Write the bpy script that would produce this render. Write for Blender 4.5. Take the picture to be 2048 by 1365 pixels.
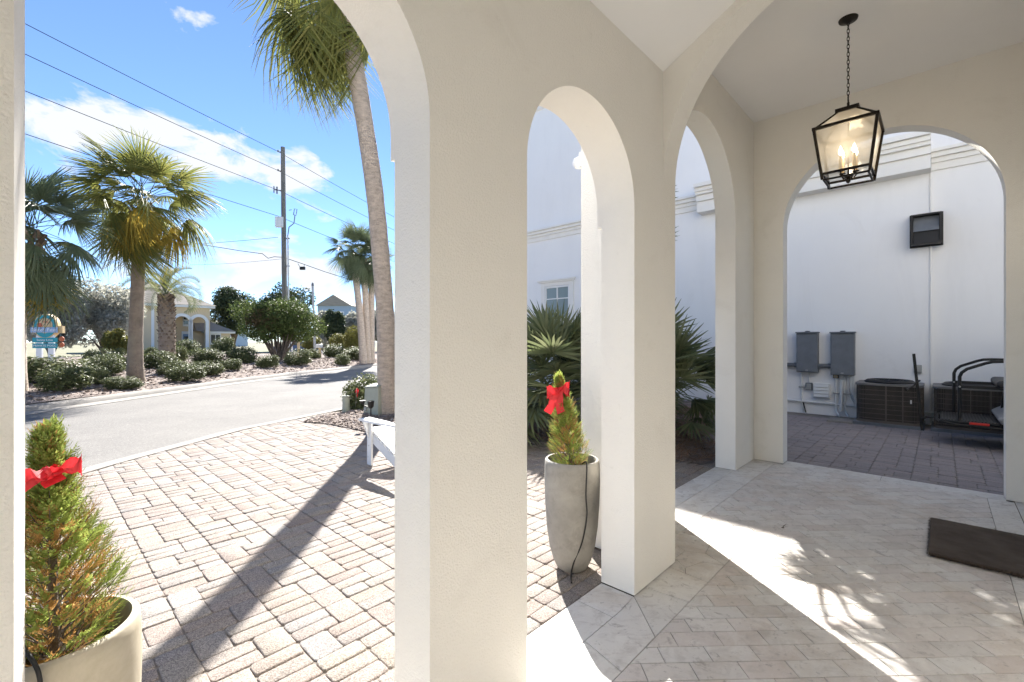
import bpy, bmesh, math, random
import numpy as np
from mathutils import Vector, Matrix, Quaternion
random.seed(7); rng = np.random.default_rng(7)
for o in list(bpy.data.objects): bpy.data.objects.remove(o)
scn = bpy.context.scene
COL = scn.collection
R = math.radians

# ------------------------------------------------------------------ camera
CAMZ = 1.4; F = 910.2
TH = R(43.3); S, C = math.sin(TH), math.cos(TH)
cam = bpy.data.cameras.new('camera'); cam.lens = 16.0; cam.sensor_width = 36.0
cam.clip_start = 0.05; cam.clip_end = 3000
camo = bpy.data.objects.new('camera', cam); COL.objects.link(camo)
camo.location = (0, 0, CAMZ); camo.rotation_euler = (R(90), 0, 0)
scn.camera = camo
# ------------------------------------------------------------------ sky, sun, exposure
SUN_EL = R(38.3); SUN_AZ = math.atan2(-0.18, 0.984)      # azimuth from +Y, clockwise
SKY_STRENGTH = 0.05
scn.view_settings.view_transform = 'Standard'; scn.view_settings.look = 'None'
scn.view_settings.gamma = 1.0; scn.view_settings.use_curve_mapping = False
scn.view_settings.exposure = 2.4
tosun = Vector((math.sin(SUN_AZ) * math.cos(SUN_EL), math.cos(SUN_AZ) * math.cos(SUN_EL), math.sin(SUN_EL)))
sl = bpy.data.lights.new('sun', 'SUN'); sl.energy = 3.5; sl.angle = R(0.53); sl.color = (1.0, 0.955, 0.89)
so = bpy.data.objects.new('sun', sl); COL.objects.link(so)
so.rotation_euler = tosun.to_track_quat('Z', 'Y').to_euler(); so.location = tosun * 60

w = bpy.data.worlds.new('World'); scn.world = w; w.use_nodes = True
wt = w.node_tree; wn = wt.nodes; wl = wt.links
bg = wn['Background']; bg.inputs['Strength'].default_value = SKY_STRENGTH
sky = wn.new('ShaderNodeTexSky'); sky.sky_type = 'NISHITA'; sky.sun_disc = False
sky.sun_elevation = SUN_EL; sky.sun_rotation = SUN_AZ
sky.altitude = 0; sky.air_density = 0.66; sky.dust_density = 0.0; sky.ozone_density = 4.5
tc = wn.new('ShaderNodeTexCoord')
def wmath(op, a, b=None, clamp=False):
    n = wn.new('ShaderNodeMath'); n.operation = op; n.use_clamp = clamp
    for i, v in enumerate((a, b)):
        if v is None: continue
        if isinstance(v, (int, float)): n.inputs[i].default_value = v
        else: wl.new(v, n.inputs[i])
    return n.outputs[0]
def wdot(vec):
    n = wn.new('ShaderNodeVectorMath'); n.operation = 'DOT_PRODUCT'
    wl.new(tc.outputs['Generated'], n.inputs[0]); n.inputs[1].default_value = vec
    return n.outputs['Value']
nz = wn.new('ShaderNodeTexNoise'); nz.inputs['Scale'].default_value = 7.5; nz.inputs['Detail'].default_value = 12
nz.inputs['Roughness'].default_value = 0.6; nz.inputs['Distortion'].default_value = 0.3
mp = wn.new('ShaderNodeMapping'); mp.inputs['Scale'].default_value = (1, 1, 1.8); mp.inputs['Location'].default_value = (3.1, 1.7, 0.4)
wl.new(tc.outputs['Generated'], mp.inputs[0]); wl.new(mp.outputs[0], nz.inputs['Vector'])
dens = wmath('MULTIPLY', wmath('SUBTRACT', nz.outputs['Fac'], 0.635), 1.7)
for px, py, sx, sy, k in ((130, 262, 85, 52, .30), (300, 235, 70, 50, .26), (390, 300, 110, 40, .26), (480, 352, 80, 28, .22), (600, 385, 70, 42, .25),
                          (560, 520, 120, 48, .27), (375, 30, 75, 22, .21), (315, 2, 40, 12, .2), (515, 198, 25, 12, .2), (140, 160, 22, 8, .12), (560, 180, 25, 14, .12), (600, 300, 30, 20, .15), (775, 200, 14, 20, .2), (90, 215, 60, 40, .18), (420, 45, 30, 16, .16), (690, 330, 50, 25, .14), (650, 560, 110, 30, .18), (330, 520, 120, 60, .16)):
    d = Vector(((px - 1024) / F, 1, (682.5 - py) / F)).normalized()
    rt = Vector((d.y, -d.x, 0)).normalized(); up = rt.cross(d)
    a = wmath('DIVIDE', wdot(rt), sx / F * d.y * 1.2); b = wmath('DIVIDE', wdot(up), sy / F * d.y * 1.3)
    q = wmath('ADD', wmath('MULTIPLY', a, a), wmath('MULTIPLY', b, b))
    g = wmath('POWER', 2.718, wmath('MULTIPLY', q, -1.0))
    g = wmath('MULTIPLY', g, wmath('GREATER_THAN', wdot(d), 0.0))
    dens = wmath('ADD', dens, wmath('MULTIPLY', g, k))
fac = wmath('MULTIPLY', dens, 5.5, True)
fac = wmath('MULTIPLY', fac, 0.93)
cm = wn.new('ShaderNodeMix'); cm.data_type = 'RGBA'
wl.new(fac, cm.inputs['Factor']); wl.new(sky.outputs[0], cm.inputs['A']); cm.inputs['B'].default_value = (3.9, 3.98, 4.1, 1)
wl.new(cm.outputs['Result'], bg.inputs['Color'])

# ------------------------------------------------------------------ helpers
LROT = R(90) - TH
def L(s, n, z=0.0): return Vector((s * S - n * C, s * C + n * S, z))       # porch frame -> world
def at(px, py, z=0.0):                                                     # photo pixel of a ground point -> world
    Y = (CAMZ - z) * F / (py - 682.5); return Vector(((px - 1024) / F * Y, Y, z))
def pt(px, py, Y): return Vector(((px - 1024) / F * Y, Y, CAMZ + (682.5 - py) / F * Y))
def proj(v): return (1024 + v[0] / max(v[1], .01) * F, 682.5 - (v[2] - CAMZ) / max(v[1], .01) * F)

def inset(poly, d):                           # move every edge of a counter-clockwise polygon inwards by d
    n = len(poly); out = []
    for i in range(n):
        p0, p1, p2 = poly[i-1], poly[i], poly[(i+1)%n]
        a = (p1[0]-p0[0], p1[1]-p0[1]); b = (p2[0]-p1[0], p2[1]-p1[1]); la, lb = math.hypot(*a) or 1, math.hypot(*b) or 1
        n1 = (-a[1]/la, a[0]/la); n2 = (-b[1]/lb, b[0]/lb); k = 1+n1[0]*n2[0]+n1[1]*n2[1]
        k = max(k, .35); out.append((p1[0]+(n1[0]+n2[0])*d/k, p1[1]+(n1[1]+n2[1])*d/k))
    return out
class MB:
    def __init__(s): s.v = []; s.f = []
    def add(s, vs, fs):
        b = len(s.v); s.v += [tuple(q) for q in vs]; s.f += [tuple(i + b for i in f) for f in fs]; return s
    def box(s, c, d, rot=None):
        x, y, z = (k / 2 for k in d)
        vs = [Vector(p) for p in ((-x,-y,-z),(x,-y,-z),(x,y,-z),(-x,y,-z),(-x,-y,z),(x,-y,z),(x,y,z),(-x,y,z))]
        if rot is not None: vs = [rot @ q for q in vs]
        c = Vector(c)
        return s.add([c + q for q in vs], [(0,3,2,1),(4,5,6,7),(0,1,5,4),(1,2,6,5),(2,3,7,6),(3,0,4,7)])
    def bx(s, x0, x1, y0, y1, z0, z1): return s.box(((x0+x1)/2,(y0+y1)/2,(z0+z1)/2),(abs(x1-x0),abs(y1-y0),abs(z1-z0)))
    def bar(s, a, b, wd, ht, up=(0,0,1)):
        a, b = Vector(a), Vector(b); d = b - a; ln = d.length; d.normalize(); up = Vector(up)
        if abs(d.dot(up)) > .98: up = Vector((1,0,0))
        y = up.cross(d).normalized(); z = d.cross(y)
        return s.box((a + b) / 2, (ln, wd, ht), Matrix((d, y, z)).transposed())
    def tube(s, pts, r, n=8, cap=True):
        pts = [Vector(p) for p in pts]; k = len(pts)
        rs = r if isinstance(r, (list, tuple)) else [r] * k
        vs = []; prev = None
        for i, p in enumerate(pts):
            d = (pts[min(i+1,k-1)] - pts[max(i-1,0)]).normalized()
            if prev is None: x = d.orthogonal().normalized()
            else: x = (prev - d * prev.dot(d)); x = x.normalized() if x.length > 1e-6 else d.orthogonal().normalized()
            prev = x; y = d.cross(x)
            for j in range(n):
                a = 2 * math.pi * j / n; vs.append(p + (x * math.cos(a) + y * math.sin(a)) * rs[i])
        fs = [(i*n+j, i*n+(j+1)%n, (i+1)*n+(j+1)%n, (i+1)*n+j) for i in range(k-1) for j in range(n)]
        if cap: fs += [tuple(range(n-1,-1,-1)), tuple(range((k-1)*n, k*n))]
        return s.add(vs, fs)
    def lathe(s, prof, n=24, c=(0,0,0)):
        c = Vector(c); vs = []; k = len(prof)
        for r, z in prof:
            for j in range(n):
                a = 2*math.pi*j/n; vs.append(c + Vector((r*math.cos(a), r*math.sin(a), z)))
        fs = [(i*n+j, i*n+(j+1)%n, (i+1)*n+(j+1)%n, (i+1)*n+j) for i in range(k-1) for j in range(n)]
        if prof[0][0] > 1e-6: fs.append(tuple(range(n-1,-1,-1)))
        if prof[-1][0] > 1e-6: fs.append(tuple(range((k-1)*n, k*n)))
        return s.add(vs, fs)
    def prism(s, poly, z0, z1):
        n = len(poly); vs = [(p[0],p[1],z0) for p in poly] + [(p[0],p[1],z1) for p in poly]
        return s.add(vs, [tuple(range(n-1,-1,-1)), tuple(range(n,2*n))] + [(i,(i+1)%n,(i+1)%n+n,i+n) for i in range(n)])
    def slab(s, poly, z0, z1, ch):            # prism with chamfered top edge, poly counter-clockwise
        n = len(poly); top = [(q[0],q[1],z1) for q in inset(poly, ch)]
        vs = [(p[0],p[1],z0) for p in poly] + [(p[0],p[1],z1-ch*.8) for p in poly] + top
        fs = [tuple(range(2*n,3*n))] + [(i,(i+1)%n,(i+1)%n+n,i+n) for i in range(n)] + [(i+n,(i+1)%n+n,(i+1)%n+2*n,i+2*n) for i in range(n)]
        return s.add(vs, fs)
    def mesh(s, name, mat, smooth=0):
        me = bpy.data.meshes.new(name); me.from_pydata(s.v, [], s.f); me.validate(); me.update()
        if mat: me.materials.append(mat)
        if smooth:
            me.polygons.foreach_set('use_smooth', [True]*len(me.polygons)); me.set_sharp_from_angle(angle=R(smooth))
        return me
    def build(s, name, mat, parent=None, smooth=0, loc=None, rz=None):
        return mobj(name, s.mesh(name, mat, smooth), parent, loc, rz)
def mobj(name, me, parent=None, loc=None, rz=None):
    o = bpy.data.objects.new(name, me); COL.objects.link(o); o.parent = parent
    if loc is not None: o.location = loc
    if rz is not None: o.rotation_euler = (0, 0, rz)
    return o
def tag(o, label, cat, group=None):
    o['label'] = label; o['category'] = cat
    if group: o['group'] = group
    return o
def struct(o): o['kind'] = 'structure'; return o
def stuff(o): o['kind'] = 'stuff'; return o
def thing(name, label, cat, loc=(0,0,0), rz=0.0, group=None):
    o = bpy.data.objects.new(name, None); COL.objects.link(o); o.location = loc; o.rotation_euler = (0,0,rz); o.empty_display_size = .1
    return tag(o, label, cat, group)
def recalc(o):
    bm = bmesh.new(); bm.from_mesh(o.data); bmesh.ops.remove_doubles(bm, verts=bm.verts, dist=1e-5); bmesh.ops.recalc_face_normals(bm, faces=bm.faces)
    bm.to_mesh(o.data); bm.free(); return o
def bevel(o, wd, seg=2, ang=35):
    m = o.modifiers.new('bevel', 'BEVEL'); m.width = wd; m.segments = seg; m.limit_method = 'ANGLE'; m.angle_limit = R(ang); m.harden_normals = True; return o

# ------------------------------------------------------------------ materials
MATS = {}
def mat(name, col, rough=.7, metal=0., spec=.5, var=0., vscale=6., bump=0., bscale=60., bdetail=4., col2=None, coords='Object', stretch=(1,1,1), objvar=0., transl=0., speck=0., hue=None, bdist=.01, island=False):
    m = bpy.data.materials.new(name); m.use_nodes = True; MATS[name] = m
    nt = m.node_tree; N = nt.nodes; K = nt.links; p = N['Principled BSDF']
    p.inputs['Base Color'].default_value = (*col, 1); p.inputs['Roughness'].default_value = rough; p.inputs['Metallic'].default_value = metal
    p.inputs['Specular IOR Level'].default_value = spec
    t = N.new('ShaderNodeTexCoord'); mpn = N.new('ShaderNodeMapping'); mpn.inputs['Scale'].default_value = stretch
    if coords == 'World':
        gn = N.new('ShaderNodeNewGeometry'); K.new(gn.outputs['Position'], mpn.inputs[0])
    else: K.new(t.outputs[coords], mpn.inputs[0])
    vec = mpn.outputs[0]
    cur = None
    def mixc(f, a, b):
        x = N.new('ShaderNodeMix'); x.data_type = 'RGBA'
        for i, q in (('Factor', f), ('A', a), ('B', b)):
            if isinstance(q, (int, float)): x.inputs[i].default_value = q
            elif isinstance(q, tuple): x.inputs[i].default_value = (*q, 1)
            else: K.new(q, x.inputs[i])
        return x.outputs['Result']
    cur = col
    if col2 is not None or var:
        nn = N.new('ShaderNodeTexNoise'); nn.inputs['Scale'].default_value = vscale; nn.inputs['Detail'].default_value = 6; nn.inputs['Roughness'].default_value = .65
        K.new(vec, nn.inputs['Vector'])
        mr = N.new('ShaderNodeMapRange'); mr.inputs[1].default_value = .35; mr.inputs[2].default_value = .65; K.new(nn.outputs['Fac'], mr.inputs[0])
        c2 = col2 if col2 is not None else tuple(max(0, k * (1 - var)) for k in col)
        cur = mixc(mr.outputs[0], cur, c2)
    if objvar:
        oi = N.new('ShaderNodeObjectInfo'); rnd = oi.outputs['Random']
        if island:
            ge = N.new('ShaderNodeNewGeometry'); ad = N.new('ShaderNodeMath'); ad.operation = 'ADD'; K.new(rnd, ad.inputs[0]); K.new(ge.outputs['Random Per Island'], ad.inputs[1])
            fr = N.new('ShaderNodeMath'); fr.operation = 'FRACT'; K.new(ad.outputs[0], fr.inputs[0]); rnd = fr.outputs[0]
        rp = N.new('ShaderNodeValToRGB'); K.new(rnd, rp.inputs[0])
        pal = hue if hue else [tuple(k*(1-objvar) for k in col), col, tuple(min(1, k*(1+objvar)) for k in col)]
        el = rp.color_ramp.elements
        while len(el) < len(pal): el.new(.5)
        for i, q in enumerate(pal): el[i].position = i / max(1, len(pal)-1); el[i].color = (*q, 1)
        if cur is col: cur = rp.outputs[0]
        else:
            x = N.new('ShaderNodeMix'); x.data_type = 'RGBA'; x.inputs['Factor'].default_value = .75
            K.new(cur, x.inputs['A']); K.new(rp.outputs[0], x.inputs['B']); cur = x.outputs['Result']
    if speck:
        sn = N.new('ShaderNodeTexVoronoi'); sn.inputs['Scale'].default_value = 260; K.new(vec, sn.inputs['Vector'])
        x = N.new('ShaderNodeMix'); x.data_type = 'RGBA'; x.blend_type = 'MULTIPLY'; x.inputs['Factor'].default_value = speck
        if isinstance(cur, tuple): x.inputs['A'].default_value = (*cur, 1)
        else: K.new(cur, x.inputs['A'])
        hs = N.new('ShaderNodeSeparateColor'); K.new(sn.outputs['Color'], hs.inputs[0]); mr2 = N.new('ShaderNodeMapRange'); mr2.inputs[3].default_value = .35; mr2.inputs[4].default_value = 1.5
        K.new(hs.outputs[0], mr2.inputs[0]); cc = N.new('ShaderNodeCombineColor')
        for i in range(3): K.new(mr2.outputs[0], cc.inputs[i])
        K.new(cc.outputs[0], x.inputs['B']); cur = x.outputs['Result']
    if not isinstance(cur, tuple): K.new(cur, p.inputs['Base Color'])
    if bump:
        bn = N.new('ShaderNodeTexNoise'); bn.inputs['Scale'].default_value = bscale; bn.inputs['Detail'].default_value = bdetail; K.new(vec, bn.inputs['Vector'])
        bu = N.new('ShaderNodeBump'); bu.inputs['Strength'].default_value = bump; bu.inputs['Distance'].default_value = bdist; K.new(bn.outputs['Fac'], bu.inputs['Height'])
        K.new(bu.outputs[0], p.inputs['Normal'])
    if transl:
        tr = N.new('ShaderNodeBsdfTranslucent'); ms = N.new('ShaderNodeMixShader'); ms.inputs[0].default_value = transl
        if isinstance(cur, tuple): tr.inputs[0].default_value = (*[min(1, k*1.25) for k in cur], 1)
        else: K.new(cur, tr.inputs[0])
        K.new(p.outputs[0], ms.inputs[1]); K.new(tr.outputs[0], ms.inputs[2]); K.new(ms.outputs[0], N['Material Output'].inputs[0])
    return m
M = MATS
mat('stucco', (.885,.855,.785), .85, var=.035, vscale=1.3, bump=.6, bscale=150, bdetail=3, bdist=.006, spec=.25)
mat('ceiling_paint', (.88,.87,.85), .85, var=.03, vscale=1.0, bump=.12, bscale=140, bdist=.003, spec=.2)
mat('render_white', (.88,.875,.87), .8, var=.03, vscale=.6, bump=.12, bscale=40, bdist=.004, spec=.25)
mat('trim_white', (.84,.82,.78), .7, var=.04, vscale=2., spec=.3)
mat('white_paint', (.82,.82,.81), .45, var=.04, vscale=4)
mat('grout', (.16,.13,.105), .95, var=.2, vscale=20)
mat('travertine', (.72,.69,.655), .55, col2=(.55,.515,.48), vscale=5., coords='World', bump=.12, bscale=45, bdist=.004, objvar=.15,
    hue=[(.60,.53,.495),(.72,.69,.655),(.65,.60,.555),(.75,.735,.705),(.57,.535,.505),(.69,.625,.585),(.72,.71,.68),(.64,.615,.595)], spec=.4)
mat('slab_stone', (.74,.72,.685), .6, col2=(.64,.61,.575), vscale=3.2, coords='World', bump=.12, bscale=30, bdist=.004, objvar=.08, spec=.35)
PAL = [tuple(.68*k for k in q) for q in [(.38,.305,.265),(.42,.38,.34),(.40,.325,.285),(.35,.335,.325),(.43,.365,.31),(.33,.265,.235),(.40,.375,.355),(.43,.375,.31),(.36,.315,.285),(.42,.345,.305)]]
mat('paver', (.315,.27,.235), .9, col2=(.24,.21,.19), vscale=9, coords='World', bump=.6, bscale=150, bdist=.006, objvar=.2, hue=PAL, speck=.75, island=True, spec=.3)
mat('paver_dark', (.31,.27,.26), .9, col2=(.25,.22,.215), vscale=7, coords='World', bump=.5, bscale=120, bdist=.006, objvar=.2, hue=[(.28,.245,.24),(.33,.285,.275),(.25,.225,.225),(.33,.28,.265),(.29,.26,.255)], speck=.4, island=True, spec=.3)
mat('joint_sand', (.27,.235,.20), .98, var=.35, vscale=12, coords='World', bump=.6, bscale=160)
mat('road', (.18,.173,.162), .92, col2=(.145,.139,.132), vscale=.8, coords='World', bump=.5, bscale=110, bdist=.01, speck=.5, spec=.25)
mat('concrete', (.28,.26,.235), .9, col2=(.21,.195,.175), vscale=2.4, coords='World', bump=.3, bscale=60)
mat('mulch', (.20,.155,.13), .98, col2=(.30,.25,.225), vscale=3.5, coords='World', bump=1., bscale=38, bdist=.05, speck=.7)
mat('pine_straw', (.15,.085,.05), .95, col2=(.08,.045,.03), vscale=9, coords='World', bump=1., bscale=60, bdist=.04)
mat('straw', (.25,.15,.09), .85, objvar=.3, hue=[(.12,.07,.045),(.26,.16,.10),(.18,.10,.06)], island=True)
mat('chips', (.3,.24,.2), .95, objvar=.3, hue=[(.16,.12,.10),(.40,.34,.30),(.26,.2,.17),(.46,.40,.36)], island=True)
mat('ground', (.20,.18,.12), .98, col2=(.13,.14,.07), vscale=.4, coords='World', bump=.6, bscale=8)
mat('street', (.52,.50,.47), .9, var=.15, vscale=.4, coords='World')
mat('metal_grey', (.175,.19,.21), .55, var=.25, vscale=3, spec=.4)
mat('metal_light', (.42,.42,.41), .45, metal=.6, var=.15)
mat('ac_brown', (.15,.125,.105), .6, var=.3, vscale=4)
mat('ac_coil', (.035,.03,.027), .8)
mat('ac_cap', (.20,.19,.18), .5, var=.25, vscale=5)
mat('black', (.012,.012,.013), .5, spec=.4)
mat('black_metal', (.02,.019,.018), .45, metal=.3)
mat('black_cord', (.012,.012,.012), .45); mat('wire', (.03,.03,.033), .95, spec=.0)
mat('bronze', (.028,.021,.015), .42, metal=.5, var=.4, vscale=12)
mat('pvc', (.70,.71,.70), .5, var=.05)
mat('grey_plastic', (.36,.37,.36), .6, var=.15)
mat('mat_coir', (.125,.098,.078), .98, col2=(.075,.057,.045), vscale=5, bump=1., bscale=220, bdist=.01)
mat('mat_edge', (.05,.025,.012), .98, bump=1., bscale=150, bdist=.02)
mat('pot_concrete', (.37,.345,.30), .72, col2=(.26,.245,.215), vscale=5., bump=.2, bscale=50, bdist=.004)
mat('pot_cream', (.52,.465,.36), .7, col2=(.40,.355,.27), vscale=4., bump=.2, bscale=50, bdist=.004)
mat('soil', (.035,.025,.018), .98, bump=1., bscale=90, bdist=.02)
mat('red_ribbon', (.72,.025,.035), .5, transl=.25, var=.15, vscale=25)
mat('red_plastic', (.65,.03,.02), .4)
mat('orange', (.5,.12,.04), .6)
mat('util_green', (.34,.355,.29), .65, var=.12, vscale=5)
mat('palm_bark', (.66,.55,.45), .95, col2=(.42,.345,.28), vscale=9, stretch=(1,1,2.2), bump=1., bscale=34, bdist=.05)
mat('palm_bark_dark', (.30,.235,.18), .95, col2=(.19,.15,.115), vscale=4, stretch=(1,1,1.3), bump=1., bscale=30, bdist=.03)
mat('boot', (.17,.125,.09), .95, objvar=.4, hue=[(.10,.07,.05),(.20,.15,.11),(.27,.215,.15),(.13,.09,.065)], island=True)
mat('bark', (.17,.14,.115), .95, col2=(.10,.08,.065), vscale=9, bump=.8, bscale=40, bdist=.02)
mat('wood_pole', (.20,.195,.18), .95, col2=(.13,.125,.115), vscale=10, stretch=(1,1,.1), bump=.5, bscale=40)
def leaf(name, pal, rough=.42, transl=.32, spec=.22): return mat(name, pal[0], rough+.12, spec=spec, objvar=.2, hue=pal, island=True, transl=transl)
leaf('frond', [(.16,.18,.045),(.22,.22,.06),(.13,.155,.05),(.27,.25,.075)], .4, .45)
leaf('frond_gold', [(.42,.29,.05),(.28,.24,.05),(.50,.34,.06)], .5, .5)
leaf('frond_dead', [(.20,.13,.07),(.14,.09,.05),(.25,.17,.10)], .8, .3)
leaf('frond_blue', [(.12,.155,.085),(.15,.18,.10),(.10,.135,.07)], .38, .3)
leaf('palmetto', [(.16,.185,.09),(.21,.225,.12),(.12,.15,.07),(.17,.19,.085)], .40, .35)
leaf('pindo', [(.17,.20,.10),(.21,.23,.13),(.13,.165,.08)], .45, .3)
leaf('bush_leaf', [(.10,.125,.05),(.14,.16,.07),(.075,.10,.04),(.20,.20,.10)], .36, .3)
leaf('bush_yellow', [(.16,.16,.04),(.20,.18,.05),(.11,.13,.035)], .4, .3)
leaf('tree_leaf', [(.075,.115,.033),(.115,.155,.045),(.06,.09,.03),(.16,.19,.06)], .38, .32)
leaf('tree_brown', [(.13,.085,.045),(.09,.07,.035),(.16,.11,.06)], .6, .2)
leaf('oak_leaf', [(.42,.42,.35),(.50,.49,.42),(.32,.325,.26),(.58,.56,.50)], .4, .5)
leaf('dark_leaf', [(.055,.08,.035),(.085,.11,.05),(.04,.06,.028),(.12,.135,.075)], .38, .25)
leaf('cypress', [(.34,.42,.095),(.27,.36,.08),(.44,.48,.13),(.22,.30,.075)], .5, .55)
leaf('cypress_brown', [(.52,.29,.09),(.40,.22,.08),(.60,.36,.13)], .7, .4)
mat('house_cream', (.70,.56,.38), .85, var=.05, vscale=.6)
mat('house_trim', (.78,.78,.78), .6)
mat('shingle', (.36,.315,.265), .95, var=.2, vscale=1.2, stretch=(1,1,4), bump=.4, bscale=4)
mat('house_white', (.75,.75,.74), .8)
mat('house_blue', (.36,.45,.56), .8)
mat('glass_dark', (.03,.04,.045), .08, spec=.8)
mat('glass_blind', (.25,.31,.32), .15, spec=.8)
mat('door_blue', (.13,.24,.42), .5)
mat('teal', (.02,.30,.36), .5)
mat('sign_cream', (.70,.52,.27), .7, var=.1)
mat('sign_sand', (.62,.48,.28), .7)
mat('sign_blue', (.28,.42,.62), .5)
mat('sign_red', (.55,.10,.05), .5)
mat('vehicle_blue', (.05,.10,.22), .25, spec=.6)
mat('seat_black', (.018,.018,.02), .5)
mat('cart_grey', (.30,.30,.30), .35)
mat('rubber', (.02,.02,.02), .8)
def emis(name, col, e):
    m = bpy.data.materials.new(name); m.use_nodes = True; MATS[name] = m; p = m.node_tree.nodes['Principled BSDF']
    p.inputs['Base Color'].default_value = (*col, 1); p.inputs['Emission Color'].default_value = (*col, 1); p.inputs['Emission Strength'].default_value = e
emis('bulb', (1.0,.84,.6), 5.)
m = bpy.data.materials.new('seeded_glass'); m.use_nodes = True; MATS['seeded_glass'] = m
nt = m.node_tree; tb = nt.nodes.new('ShaderNodeBsdfTransparent'); tb.inputs[0].default_value = (.93,.91,.87,1); tl = nt.nodes.new('ShaderNodeBsdfTranslucent'); tl.inputs[0].default_value = (.9,.88,.83,1)
df = nt.nodes.new('ShaderNodeBsdfGlossy'); df.inputs['Roughness'].default_value = .12; df.inputs[0].default_value = (.8,.8,.8,1)
a1 = nt.nodes.new('ShaderNodeMixShader'); a1.inputs[0].default_value = .30; a2 = nt.nodes.new('ShaderNodeMixShader'); a2.inputs[0].default_value = .06
nt.links.new(tb.outputs[0], a1.inputs[1]); nt.links.new(tl.outputs[0], a1.inputs[2]); nt.links.new(a1.outputs[0], a2.inputs[1]); nt.links.new(df.outputs[0], a2.inputs[2]); nt.links.new(a2.outputs[0], nt.nodes['Material Output'].inputs[0])

def stain(m, col, scale, lo, hi, fac, stretch=(1,1,1)):
    nt = m.node_tree; N = nt.nodes; K = nt.links; p = N['Principled BSDF']; src = p.inputs['Base Color'].links[0].from_socket
    ge = N.new('ShaderNodeNewGeometry'); mp_ = N.new('ShaderNodeMapping'); mp_.inputs['Scale'].default_value = stretch; K.new(ge.outputs['Position'], mp_.inputs[0])
    n_ = N.new('ShaderNodeTexNoise'); n_.inputs['Scale'].default_value = scale; n_.inputs['Detail'].default_value = 10; n_.inputs['Roughness'].default_value = .72; n_.inputs['Distortion'].default_value = .6; K.new(mp_.outputs[0], n_.inputs['Vector'])
    mr = N.new('ShaderNodeMapRange'); mr.inputs[1].default_value = lo; mr.inputs[2].default_value = hi; mr.inputs[4].default_value = fac; K.new(n_.outputs['Fac'], mr.inputs[0])
    x = N.new('ShaderNodeMix'); x.data_type = 'RGBA'; K.new(mr.outputs[0], x.inputs['Factor']); K.new(src, x.inputs['A']); x.inputs['B'].default_value = (*col,1); K.new(x.outputs['Result'], p.inputs['Base Color'])
for nm in ('travertine','slab_stone'):
    stain(M[nm], (.16,.15,.15), 2.3, .62, .70, .8); stain(M[nm], (.46,.36,.26), 1.1, .50, .70, .6); stain(M[nm], (.30,.27,.25), 14, .57, .68, .75); stain(M[nm], (.80,.78,.74), 6, .52, .66, .5); stain(M[nm], (.42,.385,.355), 8.5, .50, .64, .42, (1,1.6,1)); stain(M[nm], (.22,.20,.19), 22, .60, .66, .6)
stain(M['pot_cream'], (.34,.29,.2), 6, .5, .75, .7); stain(M['pot_concrete'], (.17,.155,.13), 7, .52, .75, .7)
stain(M['palm_bark_dark'], (.30,.25,.19), 1.2, .45, .62, .8); stain(M['road'], (.26,.25,.235), .5, .55, .75, .5)
stain(M['stucco'], (.70,.66,.58), 2.2, .56, .8, .45); stain(M['stucco'], (.55,.51,.44), 9, .64, .76, .35)
stain(M['render_white'], (.70,.69,.68), 2.0, .52, .75, .25, (1,1,.18)); stain(M['render_white'], (.62,.60,.57), 1.3, .6, .8, .3)
stain(M['road'], (.30,.29,.275), 45, .52, .60, .55); stain(M['road'], (.15,.145,.14), 60, .58, .66, .5); stain(M['ac_brown'], (.22,.2,.18), 9, .6, .72, .5); stain(M['metal_grey'], (.10,.11,.12), 8, .6, .7, .5)
stain(M['mat_coir'], (.22,.19,.16), 11, .62, .72, .5); stain(M['paver'], (.16,.14,.13), 5, .62, .74, .55); stain(M['paver_dark'], (.42,.39,.38), 2.2, .6, .75, .45)

# ------------------------------------------------------------------ ground, road, kerbs, beds
def clip(poly, p, d):                         # keep the part of poly left of the line p + t d
    out = []; n = len(poly)
    sd = [d[0]*(q[1]-p[1]) - d[1]*(q[0]-p[0]) for q in poly]
    for i in range(n):
        a, b = poly[i], poly[(i+1)%n]; sa, sb = sd[i], sd[(i+1)%n]
        if sa >= 0: out.append(a)
        if (sa > 0 > sb) or (sa < 0 < sb):
            t = sa/(sa-sb); out.append((a[0]+(b[0]-a[0])*t, a[1]+(b[1]-a[1])*t))
    return out
def area(p): return abs(sum(p[i][0]*p[(i+1)%len(p)][1]-p[(i+1)%len(p)][0]*p[i][1] for i in range(len(p))))/2
def inside(poly, x, y):
    c = False; n = len(poly)
    for i in range(n):
        a, b = poly[i], poly[i-1]
        if (a[1] > y) != (b[1] > y) and x < (b[0]-a[0])*(y-a[1])/(b[1]-a[1])+a[0]: c = not c
    return c
g = MB().add([(-400,-300,-.12),(400,-300,-.12),(400,700,-.12),(-400,700,-.12)], [(0,1,2,3)]).build('ground', M['ground']); struct(g)
KERB = [(-9.6,-30),(-9.6,2),(-9.49,8.9),(-9.30,12.4),(-9.28,14.7),(-8.86,18.1),(-7.67,24.7),(-4.6,33),(1,43),(9,54)]
NEAR = [(-4.95,-30),(-4.85,1),(-4.667,5.15),(-4.40,7.22),(-3.80,8.8),(-3.3,10.2),(-2.6,13),(-1.4,18),(.6,24),(4.5,32),(11,42),(19,52)]
def lerp_line(pts, k):
    out = []
    for a, b in zip(pts[:-1], pts[1:]):
        for i in range(k): t = i/k; out.append((a[0]+(b[0]-a[0])*t, a[1]+(b[1]-a[1])*t))
    return out + [pts[-1]]
def ribbon(name, a, b, z, m):
    v = [(p[0],p[1],z) for p in a] + [(p[0],p[1],z) for p in b]; n = len(a)
    return struct(MB().add(v, [(i,n+i,n+i+1,i+1) for i in range(n-1)]).build(name, m))
ka, na = lerp_line(KERB, 4), lerp_line(NEAR, 4)
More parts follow.
